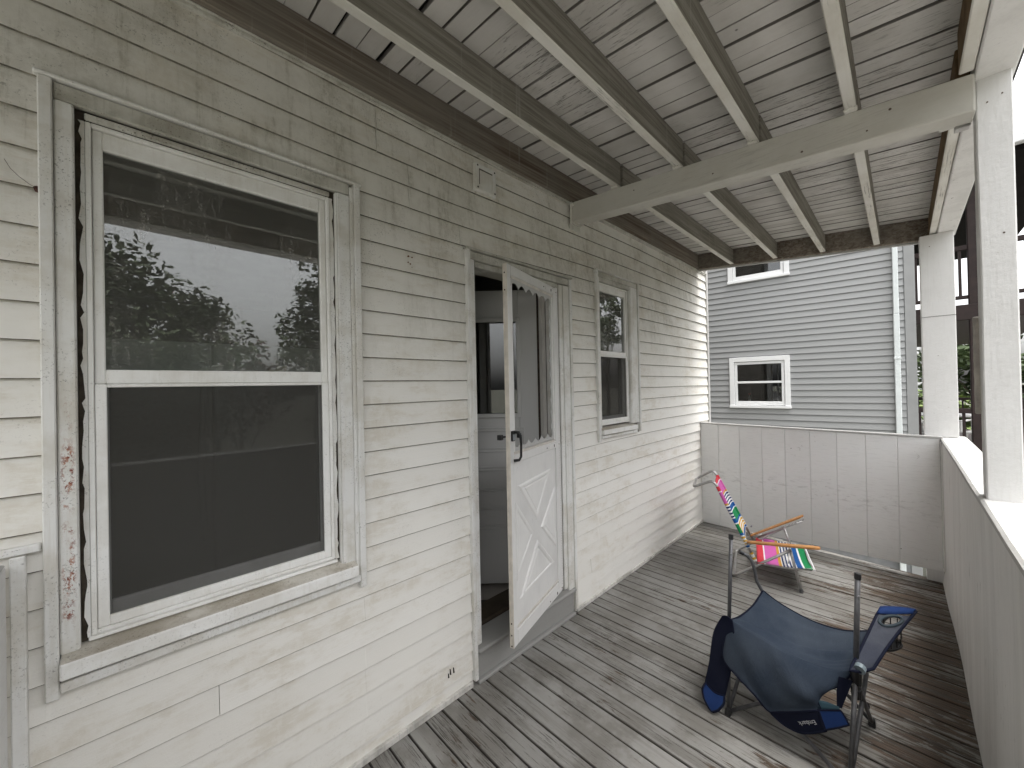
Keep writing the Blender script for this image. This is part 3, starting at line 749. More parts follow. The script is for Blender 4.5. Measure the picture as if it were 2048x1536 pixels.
for i in range(-14, 46):
    x = .692 + BW*(i+.5)
    if x < -.26 or x > 4.70: continue
    if x > 4.38:         # the last boards are sawn off on the skew of the end parapet
        m = MB(); hw = BW/2 - .0035; P = []
        for k_ in range(13):
            y = lerp(-.004, -1.835, k_/12); xe = min(hw, deck_edge_x(y) - x)
            if xe < -hw + .006: break
            P.append([(-hw,y,-.022),(-hw,y,0),(xe,y,0),(xe,y,-.022)])
        if len(P) < 2: continue
        m.grid(P); m.add(P[0], [(0,1,2,3)]); m.add(P[-1], [(3,2,1,0)])
        for f in m.f: f.reverse()
        o = m.build('deck_board', deck_m, dk); o.location = (x, 0, -.0003); continue
    o = bpy.data.objects.new('deck_board', rd.choice(dmesh)); COL.objects.link(o); o.parent = dk
    o.location = (x + rd.uniform(-.0006,.0006), 0, rd.uniform(-.0012, .0006)); o.rotation_euler = (rd.uniform(-.0004,.0004), rd.uniform(-.006,.006), rd.uniform(-.0009,.0009))
m = MB(); m.hexa([(-.30,-1.95,-.24),(4.43,-1.95,-.24),(4.645,-.003,-.24),(-.30,-.003,-.24),(-.30,-1.95,-.027),(4.43,-1.95,-.027),(4.645,-.003,-.027),(-.30,-.003,-.027)]); m.build('deck_frame', flat('deck_frame_wood', (.03,.026,.022), .9), dk)  # solid dark slab added below the boards so no light shows through gaps
m = MB(); m.hexa([(4.668,-.003,-.20),(4.700,-.003,-.20),(4.49,-1.84,-.20),(4.462,-1.84,-.20),(4.668,-.003,-.012),(4.700,-.003,-.012),(4.49,-1.84,-.012),(4.462,-1.84,-.012)]); m.build('deck_edge', bpy.data.materials['deck_frame_wood'], dk)

rf = thing('porch_roof', 'white board porch roof carried on worn joists and one cross beam', 'roof')
def zr(y): return 2.870 + .093*y
def joist(x0, x1, ya, yb, mats, h=.158, name='joist', zoff=0):
    m = MB(); P = [(x0,ya),(x1,ya),(x1,yb),(x0,yb)]
    m.hexa([(x,y,zr((ya+yb)/2)+zoff) for x,y in P] + [(x,y,zr(y)+h) for x,y in P], [0,1,1,1,1,1])
    m.build(name, mats, rf, bevel=.004)
joist(X0W, 4.578, -.045, -.003, [ledger_m, ledger_m], name='ledger')
for ya, yb in ((-.400,-.361),(-.790,-.750),(-1.160,-1.119),(-1.521,-1.481)):
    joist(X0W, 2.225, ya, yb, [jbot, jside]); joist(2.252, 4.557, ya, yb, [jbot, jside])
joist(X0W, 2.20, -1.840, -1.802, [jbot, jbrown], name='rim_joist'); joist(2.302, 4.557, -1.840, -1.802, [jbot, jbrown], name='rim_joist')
m = MB(); m.hexa([(4.558,-1.842,2.690),(4.598,-1.842,2.690),(4.598,-.004,2.862),(4.558,-.004,2.862),(4.558,-1.842,2.87),(4.598,-1.842,2.87),(4.598,-.004,3.03),(4.558,-.004,3.03)]); m.build('end_joist', ledger_m, rf, bevel=.003)
m = MB(); m.hexa([(4.599,-1.90,2.668),(4.622,-1.90,2.668),(4.622,.0,2.850),(4.599,.0,2.850),(4.599,-1.90,2.90),(4.622,-1.90,2.90),(4.622,.0,3.06),(4.599,.0,3.06)]); m.build('fascia', cap_m, rf, bevel=.003)
# outer girder on the posts
m = MB(); m.box(X0W, 2.36, -1.946, -1.8425, 2.694, 2.90); m.build('girder', [paraw_m], rf, bevel=.005)
m = MB(); m.box(2.362, 4.597, -1.944, -1.8425, 2.692, 2.90); m.build('girder', [paraw_m], rf, bevel=.005)
# cross beam, dropped toward the outer side
def zb(y): return 2.726 + .094*y
m = MB(); ya, yb = -.024, -1.8415
m.hexa([(2.20,yb,zb(yb)),(2.298,yb,zb(yb)),(2.298,ya,zb(ya)),(2.20,ya,zb(ya)),(2.20,yb,zb(yb)+.139),(2.298,yb,zb(yb)+.139),(2.298,ya,zb(ya)+.139),(2.20,ya,zb(ya)+.139)]); m.build('cross_beam', beam_m, rf, bevel=.006, seg=2)
m = MB(); m.box(2.190, 2.1985, -.040, -.021, 2.712, 2.862); m.box(2.1985, 2.30, -.0395, -.0255, 2.7135, 2.7225); m.tube([(2.194,-.0405,2.842),(2.194,-.052,2.842)], .011, 8); m.tube([(2.215,-.055,2.716),(2.235,-.07,2.712),(2.25,-.055,2.716)], .004, 6); m.build('beam_hanger', trim, rf, bevel=.002)
m = MB(); m.box(2.185, 2.305, -.024, -.003, 2.680, 2.7115); m.build('beam_pad', trim_mold, rf, bevel=.003)
# little packing blocks where joists land
for x0, ya in ((2.174,-.402),(2.174,-.792),(2.172,-1.163),(2.170,-1.524)):
    m = MB(); m.box(x0, 2.199, ya, ya+.046, zr(ya)-.008, zr(ya)+.002); m.build('packing_block', jbot, rf, bevel=.002)
m = MB(); m.box(2.2985, 2.335, -1.80, -1.755, zb(-1.8)+.012, zb(-1.8)+.060); m.build('packing_block', beam_m, rf, bevel=.003)
m = MB(); m.box(2.346, 2.385, -1.8415, -1.80, zb(-1.8)+.010, zb(-1.8)+.1); m.build('packing_block', cap_m, rf, bevel=.003)
# ceiling boards
def cboard(wd):
    m = MB(); hw = wd/2; c = .0016; ys = [-.002, -.6, -1.2, -1.845]; P = []
    for y in ys:
        z = zr(y) + .1585
        P.append([(-hw,y,z+.02),(-hw,y,z+c),(-hw+c,y,z),(hw-c,y,z),(hw,y,z+c),(hw,y,z+.02)])
    m.grid(P)
    return m.mesh('ceiling_board', ceil_m)
cms = [cboard(.0918-g_) for g_ in (.0056,.0064,.0074,.0090)]
for i in range(-24, 46):
    x = .506 + .0918*(i+.5)
    if x < X0W or x > 4.56: continue
    o = bpy.data.objects.new('ceiling_board', rd.choice(cms)); COL.objects.link(o); o.parent = rf
    o.location = (x + rd.uniform(-.0008,.0008), 0, rd.uniform(-.001,.001)); o.rotation_euler = (0, rd.uniform(-.003,.003), rd.uniform(-.001,.001))
m = MB(); m.hexa([(X0W,-2.0,2.87),(4.60,-2.0,2.87),(4.60,-.003,3.056),(X0W,-.003,3.056),(X0W,-2.0,3.0),(4.60,-2.0,3.0),(4.60,-.003,3.18),(X0W,-.003,3.18)]); m.build('roof_deck', flat('roof_deck_dark', (.03,.027,.024), .95), rf)

# ---- far parapet of grooved boards, lifted clear of the deck toward the outer side
pf = thing('parapet_wall', 'far end parapet of eight-inch white boards with a gap beneath', 'wall')
def px(y): return 4.588 + .106*y
seams = [-.012,-.204,-.415,-.622,-.820,-1.016,-1.209,-1.400,-1.594,-1.826]
for a, b in zip(seams, seams[1:]):
    a -= .0012; b += .0012
    za, zb_ = .0015 + max(0,-a-.15)*.055, .0015 + max(0,-b-.15)*.055
    c = .003
    m = MB(); P = [(px(b),b),(px(b)+.028,b),(px(a)+.028,a),(px(a),a)]
    m.hexa([(P[0][0],P[0][1],zb_),(P[1][0],P[1][1],zb_),(P[2][0],P[2][1],za),(P[3][0],P[3][1],za)] + [(x,y,1.112) for x,y in P]); m.build('panel_board', panel_m, pf, bevel=.003)
m = MB(); m.hexa([(px(0)+.007,-.01,.03),(px(0)+.021,-.01,.03),(px(-1.826)+.021,-1.826,.11),(px(-1.826)+.007,-1.826,.11),(px(0)+.007,-.01,1.11),(px(0)+.021,-.01,1.11),(px(-1.826)+.021,-1.826,1.11),(px(-1.826)+.007,-1.826,1.11)]); m.build('backing', paraw_m, pf)
m = MB(); a, b = -.004, -1.838
m.hexa([(px(b)-.006,b,1.1125),(px(b)+.04,b,1.1125),(px(a)+.04,a,1.1125),(px(a)-.006,a,1.1125),(px(b)-.006,b,1.129),(px(b)+.04,b,1.129),(px(a)+.04,a,1.129),(px(a)-.006,a,1.129)]); m.build('cap_board', cap_m, pf, bevel=.003)
m = MB(); m.box(4.372, 4.412, -1.845, -1.8275, .098, 1.089); m.build('corner_bead', paraw_m, pf, bevel=.004)  # strip added to stop light leaking through this corner
# ---- outer parapet
po = thing('parapet_wall', 'long outer parapet with a broad white cap, nearest the camera', 'wall')
m = MB(); nx = 22; P = []
for i in range(nx+1):
    X = lerp(-1.0, 4.412, i/nx); row = []
    for j, z in enumerate((.002,.03,.12,.35,.6,.85,1.0,1.089)):
        bulge = .010*math.sin(X*2.1+.5)*math.sin(z*2.6) + .004*math.sin(X*5.3)
        flare = .014*max(0, 1-z/.12)*max(0, min(1, (X-3.6)/.7))
        row.append((X, -1.834 + bulge*.5 + flare, z))
    P.append(row)
m.grid(P)
for f in m.f: f.reverse()
ib = m.build('inner_sheet', paraw_m, po, smooth=True)
m = MB(); m.box(-1.0, 4.60, -1.955, -1.850, -.25, 1.088); m.build('parapet_core', paraw_m, po)
m = MB(); n = 14; P = []
for i in range(n+1):
    X = lerp(-1.0, 4.55, i/n); d = random.uniform(-.0015,.0015)
    P.append([(X,-1.832+d,1.0905),(X,-1.830+d,1.112),(X,-1.838+d,1.120),(X,-1.964-d,1.121),(X,-1.970-d,1.115),(X,-1.970-d,1.0905)])
m.grid(P); m.add(P[0], [(0,1,2,3,4,5)]); m.add(P[-1], [(5,4,3,2,1,0)])
m.build('cap_board', cap_m, po)
# ---- near end parapet, only its end shows at the picture's left edge
pn_ = thing('parapet_wall', 'near end parapet, only its corner by the large window showing', 'wall')
m = MB(); m.box(-.285, -.238, -1.83, -.030, .004, 1.150); m.build('panel_board', panel_m, pn_, bevel=.004)
m = MB(); m.box(-.2325, -.206, -.038, -.0155, .004, 1.168); m.build('end_trim', trim, pn_, bevel=.003)
m = MB(); m.hexa([(-.32,-.036,1.171),(-.181,-.036,1.171),(-.181,-.0155,1.171),(-.32,-.0155,1.171),(-.32,-.036,1.190),(-.181,-.036,1.192),(-.181,-.0155,1.192),(-.32,-.0155,1.190)]); m.build('cap_board', trim, pn_, bevel=.003)
m = MB(); m.hexa([(-.295,-1.83,1.151),(-.236,-1.83,1.151),(-.236,-.039,1.151),(-.295,-.039,1.151),(-.295,-1.83,1.163),(-.240,-1.83,1.163),(-.240,-.039,1.158),(-.295,-.039,1.158)]); m.build('cap_board', cap_m, pn_, bevel=.003)
# ---- posts
p1 = thing('porch_post', 'near square white post standing on the outer parapet cap', 'post', group='porch posts')
m = MB(); zs = [1.1205, 1.5, 2.0, 2.4, 2.6935]; r1 = []
for i, z in enumerate(zs):
    j = [0,.0015,-.001,.0012,0][i]; r1.append([(2.272+j,-1.848+j,z),(2.272+j,-1.935,z),(2.362,-1.935-j,z),(2.362,-1.848,z)])
for a, b in zip(r1, r1[1:]): m.add(a+b, [(0,1,5,4),(1,2,6,5),(2,3,7,6),(3,0,4,7)])
m.add(r1[0], [(3,2,1,0)]); m.add(r1[-1], [(0,1,2,3)])
m.build('shaft', post_m, p1, bevel=.004)
m = MB(); m.box(2.3635, 2.385, -1.852, -1.834, 1.434, 1.816); m.build('side_strip', flat('weathered_strip', (.42,.39,.35), .8, 0, .3, 20), p1, bevel=.002)
p2 = thing('porch_post', 'broad boxed white post at the far outer corner of the porch', 'post', group='porch posts')
m = MB(); m.box(4.421, 4.58, -1.926, -1.747, 1.122, 2.6915); m.build('shaft', post_m, p2, bevel=.004)
m = MB(); m.box(4.405, 4.50, -1.83, -1.738, .003, .098); m.build('base_block', post_m, p2, bevel=.004)
m = MB(); m.box(4.4195, 4.45, -1.9255, -1.7475, 2.052, 2.0545); m.build('joint_line', caulk_m, p2)

nail_m = flat('nail_stain', (.12,.09,.07), .9, 0, .3, 60)
def nails(parent, pts, axis, r=.0035):
    d = V(*axis)*.0012
    for p in pts:
        p = V(*p) + V(*axis)*random.uniform(0,.0002); m = MB(); m.tube([p-d, p+d], r*random.uniform(.7,1.2), 8); m.build('nail_head', nail_m, parent)
nails(p1, [(2.271,-1.875,2.60),(2.271,-1.91,2.615),(2.271,-1.905,2.105)], (1,0,0), .0026)
nails(p2, [(4.421,-1.80,2.60),(4.421,-1.83,1.75)], (1,0,0), .003)
nails(rf, [(2.20,-.5,zb(-.5)+.09),(2.20,-.95,zb(-.95)+.05),(2.20,-1.33,zb(-1.33)+.03),(2.20,-1.62,zb(-1.62)+.10),(2.20,-1.55,zb(-1.55)+.04)], (1,0,0), .005)
nails(pf, [(px(-.87),-.87,.93),(px(-1.60),-1.60,.20)], (1,0,0), .004)
# ================================================================ STRIPED BEACH CHAIR
o3 = V(3.441, -.645, 0); cf = V(.175, -.985, 0); cw = V(.985, .175, 0)
def L(f, w_, z): return o3 + cf*f + cw*w_ + V(0,0,z)
bc = thing('beach_chair', 'low folding beach chair with rainbow striped cloth and wooden arms', 'chair')
W_ = .55
RT = .0108
# rear U-leg: hinge near -> foot bar on the deck -> hinge far
def arc(a, b, c, r=.04, n=5):
    """polyline corner at b rounded"""
    a, b, c = Vector(a), Vector(b), Vector(c); p = b + (a-b).normalized()*r; q = b + (c-b).normalized()*r
    return [p.lerp(b, t).lerp(b.lerp(q, t), t) for t in [i/n for i in range(n+1)]]
hn, hf = L(.378, 0, .302), L(.337, W_, .294)
f1, f2 = L(0, .0, RT), L(-.03, W_, RT)
m = MB(); m.tube([hn] + arc(hn, f1, f2) + arc(f1, f2, hf) + [hf], RT, 8); m.build('rear_leg', chrome_m, bc, smooth=True)
# front U-leg
g1, g2 = L(.438, .0, RT), L(.43, W_, RT)
m = MB(); m.tube([hn + cw*.014, g1 + cw*.006], RT*.95, 8); m.build('front_leg', chrome_m, bc, smooth=True)
m = MB(); m.tube([hf - cw*.014, g2], RT*.95, 8); m.build('front_leg', chrome_m, bc, smooth=True)
m = MB(); m.tube([L(.366, .016, .20), L(.375, W_-.016, .20)], .006, 8); m.build('cross_bar', chrome_m, bc, smooth=True)
m = MB(); m.tube([g1+V(0,0,-.008), g1+V(0,0,.018)], .0125, 8); m.build('foot_cap', tube_m, bc)
m = MB(); m.tube([g2+V(0,0,-.008), g2+V(0,0,.018)], .0125, 8); m.build('foot_cap', tube_m, bc)
# back frame with pillow bar
bn, bf = L(.163, .0, .150), L(.107, W_, .136)
tn, tf = L(-.101, .0, .719), L(-.176, W_, .695)
un, uf = L(-.135, .0, .762), L(-.210, W_, .735)
en, ef = L(-.279, .0, .695), L(-.355, W_, .640)
m = MB(); m.tube([bn, tn] + arc(tn, un, en, .03) + arc(un, en, ef, .03) + arc(en, ef, uf, .03) + arc(ef, uf, tf, .03) + [tf, bf], RT, 8); m.build('back_frame', chrome_m, bc, smooth=True)
# seat frame rails
sn, sf_ = L(.500, .0, .190), L(.466, W_, .150)
m = MB(); m.tube([L(.15, .0, .155), L(.36,.0,.165), L(.505, .0, .190)], RT*.9, 8); m.build('seat_rail', chrome_m, bc, smooth=True)
m = MB(); m.tube([L(.10, W_, .145), L(.466, W_, .150)], RT*.9, 8); m.build('seat_rail', chrome_m, bc, smooth=True)
RED,WHT,PNK,ORG,NVY,BLU,GRN,YEL = (.62,.05,.07),(.80,.80,.80),(.62,.13,.42),(.62,.33,.05),(.018,.035,.13),(.012,.10,.33),(.015,.25,.085),(.66,.40,.06)
st = [(0,RED),(.075,WHT),(.095,PNK),(.285,ORG),(.315,WHT),(.335,NVY),(.36,WHT),(.385,NVY),(.41,WHT),(.435,NVY),(.46,WHT),(.485,NVY),(.51,WHT),(.53,BLU),(.60,WHT),(.62,GRN),(.765,BLU),(.80,WHT),(.82,YEL),(.85,WHT),(.875,YEL),(.90,WHT),(.92,YEL),(.945,WHT),(.955,BLU),(.985,WHT)]
back_mat = mat_stripes('striped_back_cloth', st)
s2 = [(0,RED),(.13,WHT),(.16,PNK),(.40,ORG),(.455,WHT),(.475,NVY),(.505,WHT),(.54,NVY),(.57,WHT),(.605,NVY),(.635,WHT),(.665,NVY),(.69,WHT),(.715,BLU),(.81,WHT),(.845,GRN),(.97,WHT)]
seat_mat = mat_stripes('striped_seat_cloth', s2)
def strip_cloth(name, mat, parent, a0, a1, b0, b1, sag, n=24, k=10, wrap=.0):
    """cloth from edge a0-a1 (near) to edge b0-b1 (far side), v runs a0->a1"""
    m = MB(); P = []; uvs = []
    nrm = (a1-a0).cross(b0-a0).normalized()
    for i in range(n+1):
        v = i/n; A = a0.lerp(a1, v); B = b0.lerp(b1, v); row = []
        for j in range(k+1):
            u = j/k; s_ = sag*math.sin(math.pi*u)*(0.4+.6*math.sin(math.pi*min(1,max(0,v))))
            row.append(A.lerp(B, u) + nrm*s_ + V(0,0,.002*math.sin(9*v+5*u)))
        P.append(row)
    m.grid(P)
    me = m.mesh(name, mat); uvl = me.uv_layers.new(name='uv')
    for p in me.polygons:
        for li in p.loop_indices:
            vi = me.loops[li].vertex_index; i, j = divmod(vi, k+1); uvl.data[li].uv = (j/k, min(.999, i/n))
        p.use_smooth = True
    o = bpy.data.objects.new(name, me); COL.objects.link(o); o.parent = parent
    md = o.modifiers.new('thickness', 'SOLIDIFY'); md.thickness = .003; md.offset = 0
    # hems round the frame tubes
    return o
e1 = (tn-bn).normalized()
hem = MB()
bcl = strip_cloth('back_cloth', back_mat, bc, tn-cw*.014, tn.lerp(bn,.80)-cw*.014, tf+cw*.014, tf.lerp(bf,.80)+cw*.014, -.035)
def sleeve(name, mat, a, b, r, parent, v0=0, v1=1):
    m = MB(); n = 24; m.tube([a.lerp(b, i/n) for i in range(n+1)], r, 8, caps=False); me = m.mesh(name, mat); u = me.uv_layers.new(name='uv')
    for p in me.polygons:
        p.use_smooth = True
        for li in p.loop_indices: u.data[li].uv = (0, min(.999, lerp(v0, v1, (me.loops[li].vertex_index//8)/n)))
    o = bpy.data.objects.new(name, me); COL.objects.link(o); o.parent = parent; return o
sleeve('cloth_sleeve', back_mat, tn, tn.lerp(bn,.80), .0145, bcl); sleeve('cloth_sleeve', back_mat, tf, tf.lerp(bf,.80), .0145, bcl)
yel = mat_stripes('yellow_end_cloth', [(0,YEL),(.2,WHT),(.55,YEL),(.8,WHT)])
sleeve('cloth_sleeve', yel, tn.lerp(bn,.86), tn.lerp(bn,.965), .0135, bcl)
scl = strip_cloth('seat_cloth', seat_mat, bc, L(.165,-.012,.158), L(.520,-.012,.196), L(.125,W_+.012,.158), L(.475,W_+.012,.165), -.045)
m = MB(); m.tube([L(.520,-.015,.196), L(.475,W_+.012,.165)], .006, 6); m.build('cloth_hem', flat('white_hem', (.8,.8,.8), .7), scl)
# wooden arms
def arm(a, b, zoff=.0):
    m = MB(); A, B = Vector(a), Vector(b); d = (B-A); s_ = cw*.022; up = V(0,0,.016)
    pts = []
    for t, w2 in ((0,.55),(.06,.8),(.5,1.0),(.93,1.05),(.985,.85),(1,.45)):
        p = A + d*t; pts.append([p - s_*w2, p + s_*w2, p + s_*w2 + up, p - s_*w2 + up])
    for q, r_ in zip(pts, pts[1:]): m.add(q+r_, [(0,1,5,4),(1,2,6,5),(2,3,7,6),(3,0,4,7)])
    m.add(pts[0], [(3,2,1,0)]); m.add(pts[-1], [(0,1,2,3)])
    for f in m.f: f.reverse()
    return m.build('armrest', wood_arm, bc, bevel=.004, seg=2)
an = arm(L(.100,-.005,.300), L(.556,-.005,.352))
af = arm(L(.085,W_,.165), L(.476,W_,.415))
m = MB(); m.tube([L(.14,W_-.018,.175), L(.36,W_-.018,.312), L(.468,W_-.018,.378)] , .006, 6); m.tube([L(.468,W_-.018,.385), L(.478,W_-.018,.402), L(.46,W_-.018,.412)], .005, 6)
for i in range(4): m.tube([L(.37+.022*i,W_-.018,.318+.014*i), L(.378+.022*i,W_-.018,.338+.014*i)], .004, 6)
m.build('arm_ratchet', chrome_m, af, smooth=True)
m = MB(); m.tube([L(.12,.020,.293), L(.38,.020,.322), L(.50,.020,.336)], .006, 6); m.build('arm_ratchet', chrome_m, an, smooth=True)
m = MB()
for p in (hn, hf, bn, L(.104,0,.296), L(.095,W_,.262)): m.tube([p-cw*.014, p+cw*.014], .008, 8)
m.build('rivet', steel_m, bc)

# ================================================================ CAMP CHAIR
cc = thing('camp_chair', 'navy folding camp chair, its backrest slipped down off the bare poles', 'chair')
capR, hubR, footR = V(2.058,-1.494,.80), V(2.055,-1.481,.40), V(1.960,-1.462,.012)
capL, hubL, footL = V(2.159,-1.007,.80), V(2.078,-1.013,.405), V(2.002,-1.024,.012)
fL, fR = V(2.462,-1.072,.420), V(2.405,-1.512,.420)
ffR, ffL = V(2.386,-1.507,.012), V(2.43,-1.05,.012)
def pole(a, b, r=.0092, name='pole', mat=tube_m): m = MB(); m.tube([a, b], r, 10); return m.build(name, mat, cc, smooth=True)
for c_, h_, f_ in ((capR, hubR, footR), (capL, hubL, footL)):
    pl = pole(c_, h_.lerp(f_, .0)); pole(h_, f_, .0085, 'leg')
    m = MB(); t = (c_-h_).normalized(); m.tube([c_-t*.022, c_+t*.004], .0112, 10); m.build('pole_cap', black_m, pl, smooth=False, bevel=.002)
    m = MB(); q = c_.lerp(h_, .22); dd = V(-.75,-.45,.1).normalized(); m.tube([q+dd*.0095, q+dd*.0128], [.0055,.004], 8); m.build('spring_button', steel_m, pl)
# crossing legs on the four sides
pole(hubR - V(0,0,.03), ffR, .0085, 'leg'); pole(fR - V(0,0,.03), footR + V(.01,.0,0), .0085, 'leg')
pole(hubL - V(0,0,.03), ffL, .0085, 'leg'); pole(fL - V(0,0,.03), footL, .0085, 'leg')
pole(hubL - V(0,0,.14) , footR + V(-.01,.01,0), .0085, 'leg'); pole(hubR - V(0,0,.02), footL, .0085, 'leg')
pole(fL - V(0,0,.05), ffR, .0085, 'leg'); pole(fR - V(0,0,.05), ffL, .0085, 'leg')
for f_ in (footR, footL, ffR, ffL):
    m = MB(); m.hexa([f_+V(a,b,-.012) for a,b in ((-.022,-.014),(.022,-.014),(.022,.014),(-.022,.014))] + [f_+V(a,b,.020) for a,b in ((-.012,-.010),(.012,-.010),(.012,.010),(-.012,.010))]); m.build('foot', black_m, cc, bevel=.004)
m = MB(); m.tube([hubR+V(0,0,.012), hubR-V(0,0,.045)], [.020,.017], 12); m.tube([hubR-V(0,0,.06), hubR-V(0,0,.10)], [.019,.016], 12); m.build('hub', black_m, cc, bevel=.003)
m = MB(); m.tube([hubL+V(0,0,.0), hubL-V(0,0,.06)], [.018,.016], 12); m.build('hub', black_m, cc, bevel=.003)
q = ffR.lerp(hubR, .36); m = MB(); m.tube([q, q+(hubR-ffR).normalized()*.012], .0125, 10); m.build('joint_ring', black_m, cc)
# curved front-left arm pole with a black tip
m = MB(); pts = [V(2.475,-1.082,.40), V(2.462,-1.066,.425), V(2.455,-1.045,.47), V(2.452,-1.037,.53), V(2.448,-1.026,.575), V(2.440,-1.006,.605), V(2.420,-.976,.622)]
m.tube(pts, .0088, 10); pl = m.build('arm_pole', tube_m, cc, smooth=True)
m = MB(); m.tube([pts[-2].lerp(pts[-1], .55), pts[-1] + (pts[-1]-pts[-2])*.12], .0112, 10); m.build('pole_cap', black_m, pl)
pole(fR, V(2.430,-1.585,.535), .0085, 'arm_pole')

def bez(pts, n):
    """catmull-rom through points -> n+1 samples"""
    P = [pts[0]] + list(pts) + [pts[-1]]; out = []; segs = len(pts)-1
    for i in range(n+1):
        t = i/n*segs; k = min(int(t), segs-1); t -= k
        p0, p1, p2, p3 = P[k:k+4]
        out.append(.5*((2*p1) + (p2-p0)*t + (2*p0-5*p1+4*p2-p3)*t*t + (3*p1-p0-3*p2+p3)*t**3))
    return out
def coons(c0, c1, d0, d1, n, k, wob=None):
    """c0,c1: v=0 / v=1 curves along u; d0,d1: u=0 / u=1 curves along v"""
    C0, C1, D0, D1 = bez(c0, n), bez(c1, n), bez(d0, k), bez(d1, k); P = []
    for j in range(k+1):
        v = j/k; row = []
        for i in range(n+1):
            u = i/n
            p = C0[i]*(1-v)+C1[i]*v + D0[j]*(1-u)+D1[j]*u - (C0[0]*(1-u)*(1-v)+C0[n]*u*(1-v)+C1[0]*(1-u)*v+C1[n]*u*v)
            if wob: p = p + wob(u, v)
            row.append(p)
        P.append(row)
    return P
def cloth(name, mat, P, parent, th=.004):
    m = MB(); m.grid(P); o = m.build(name, mat, parent, smooth=True, solid=th)
    return o
def piping(P, parent, r=.0048, mat=None, name='piping'):
    ring = list(P[0]) + [row[-1] for row in P[1:]] + list(reversed(P[-1]))[1:] + [row[0] for row in reversed(P[1:-1])]
    m = MB(); m.tube(ring, r, 6, closed=True); return m.build(name, mat or navyd_m, parent, smooth=True)
# seat sling: back edge hubL->hubR, front edge fL->fR
def fold(u, v):
    a = math.sin(math.pi*u)*math.sin(math.pi*v)
    # taut creases fanning out from the far-left corner toward the near-right hub
    s_ = 0
    for k, (amp, w_, ph) in enumerate(((.013, 15, .4), (.009, 27, 1.7), (.005, 43, .9))):
        s_ += amp*math.sin(w_*((1-v)*.55 + u*.45 - .35*u*v) + ph + 2.2*(u-v))*(1 + .6*math.sin(5*u+3*v+k))
    return V(0, 0, -.020*a + s_*a*1.1)
sag = .055
seatP = coons([hubL+V(0,0,.0), V(2.075,-1.13,.388), V(2.068,-1.26,.362), V(2.06,-1.38,.366), hubR+V(0,.012,-.005)],
              [fL+V(.0,.0,.004), V(2.452,-1.16,.385), V(2.432,-1.29,.362), V(2.415,-1.41,.375), fR],
              [hubL, V(2.18,-1.032,.388), V(2.32,-1.055,.392), fL+V(0,0,.004)],
              [hubR+V(0,.012,-.005), V(2.17,-1.478,.380), V(2.29,-1.497,.390), fR], 40, 36, fold)
seat = cloth('seat', navy_m, seatP, cc)
m = MB(); m.tube([r_[0] for r_ in seatP] + seatP[-1][1:] + [r_[-1] for r_ in reversed(seatP[:-1])], .0048, 6); m.build('piping', navyd_m, seat, smooth=True)
# backrest, hanging upside down from the same two corners
def wv(u, v):
    a = math.sin(math.pi*u)*math.sin(math.pi*min(1, v*1.1))
    return V(-.050*a*(1-.5*v) - .012*math.sin(9*u+3.0*v+.4)*a - .005*math.sin(21*u-9*v)*a, 0, .012*a*(1-v))
TOPc = [hubL+V(.0,0,.0), V(2.075,-1.13,.388), V(2.068,-1.26,.362), V(2.06,-1.38,.366), hubR+V(0,.012,-.005)]
bT = [V(1.985,-1.201,.120), V(1.976,-1.290,.180), V(1.984,-1.369,.228)]
backP = coons(TOPc, [V(2.000,-1.060,.202), V(1.990,-1.135,.160)] + bT + [V(1.992,-1.366,.256), V(1.995,-1.350,.284)],
              [hubL+V(.0,0,.0), V(2.050,-1.004,.34), V(2.020,-1.000,.245), V(2.000,-1.060,.202)],
              [hubR+V(0,.012,-.005), V(2.035,-1.435,.340), V(2.015,-1.393,.308), V(1.995,-1.350,.284)], 40, 24, wv)
back = cloth('backrest', navy_m, backP, cc)
m = MB(); m.tube([r_[0] for r_ in backP] + backP[-1][1:] + [r_[-1] for r_ in reversed(backP[:-1])], .0042, 6); m.build('piping', navyd_m, back, smooth=True)
# dark head band with lettering, blue corner pocket
bandP = coons([p+V(-.001,0,.0) for p in bT], [V(1.983,-1.206,.116), V(1.973,-1.256,.103), V(1.968,-1.318,.114), V(1.970,-1.392,.168)],
              [bT[0]+V(-.001,0,0), V(1.984,-1.203,.118), V(1.983,-1.206,.116)], [bT[2]+V(-.001,0,0), V(1.976,-1.381,.198), V(1.970,-1.392,.168)], 20, 8)
band = cloth('head_band', navyd_m, bandP, back); piping(bandP, back, name='band_piping')
pkP = coons([V(1.983,-1.366,.228), V(1.986,-1.402,.246), V(1.992,-1.437,.262)], [V(1.969,-1.386,.168), V(1.974,-1.425,.198), V(1.985,-1.462,.226)],
            [V(1.983,-1.366,.228), V(1.975,-1.377,.198), V(1.969,-1.386,.168)], [V(1.992,-1.437,.262), V(1.988,-1.451,.246), V(1.985,-1.462,.226)], 8, 8)
pk = cloth('corner_pocket', blue_m, pkP, back); piping(pkP, back, .004, name='pocket_piping')
fpP = coons([V(1.993,-1.366,.262), V(1.997,-1.395,.270), V(2.001,-1.431,.268)], [V(1.984,-1.369,.232), V(1.988,-1.402,.248), V(1.993,-1.436,.262)],
            [V(1.993,-1.366,.262), V(1.984,-1.369,.232)], [V(2.001,-1.431,.268), V(1.993,-1.436,.262)], 6, 3)
cloth('pocket_flap', flat('teal_lining', (.02,.055,.075), .8), fpP, back)
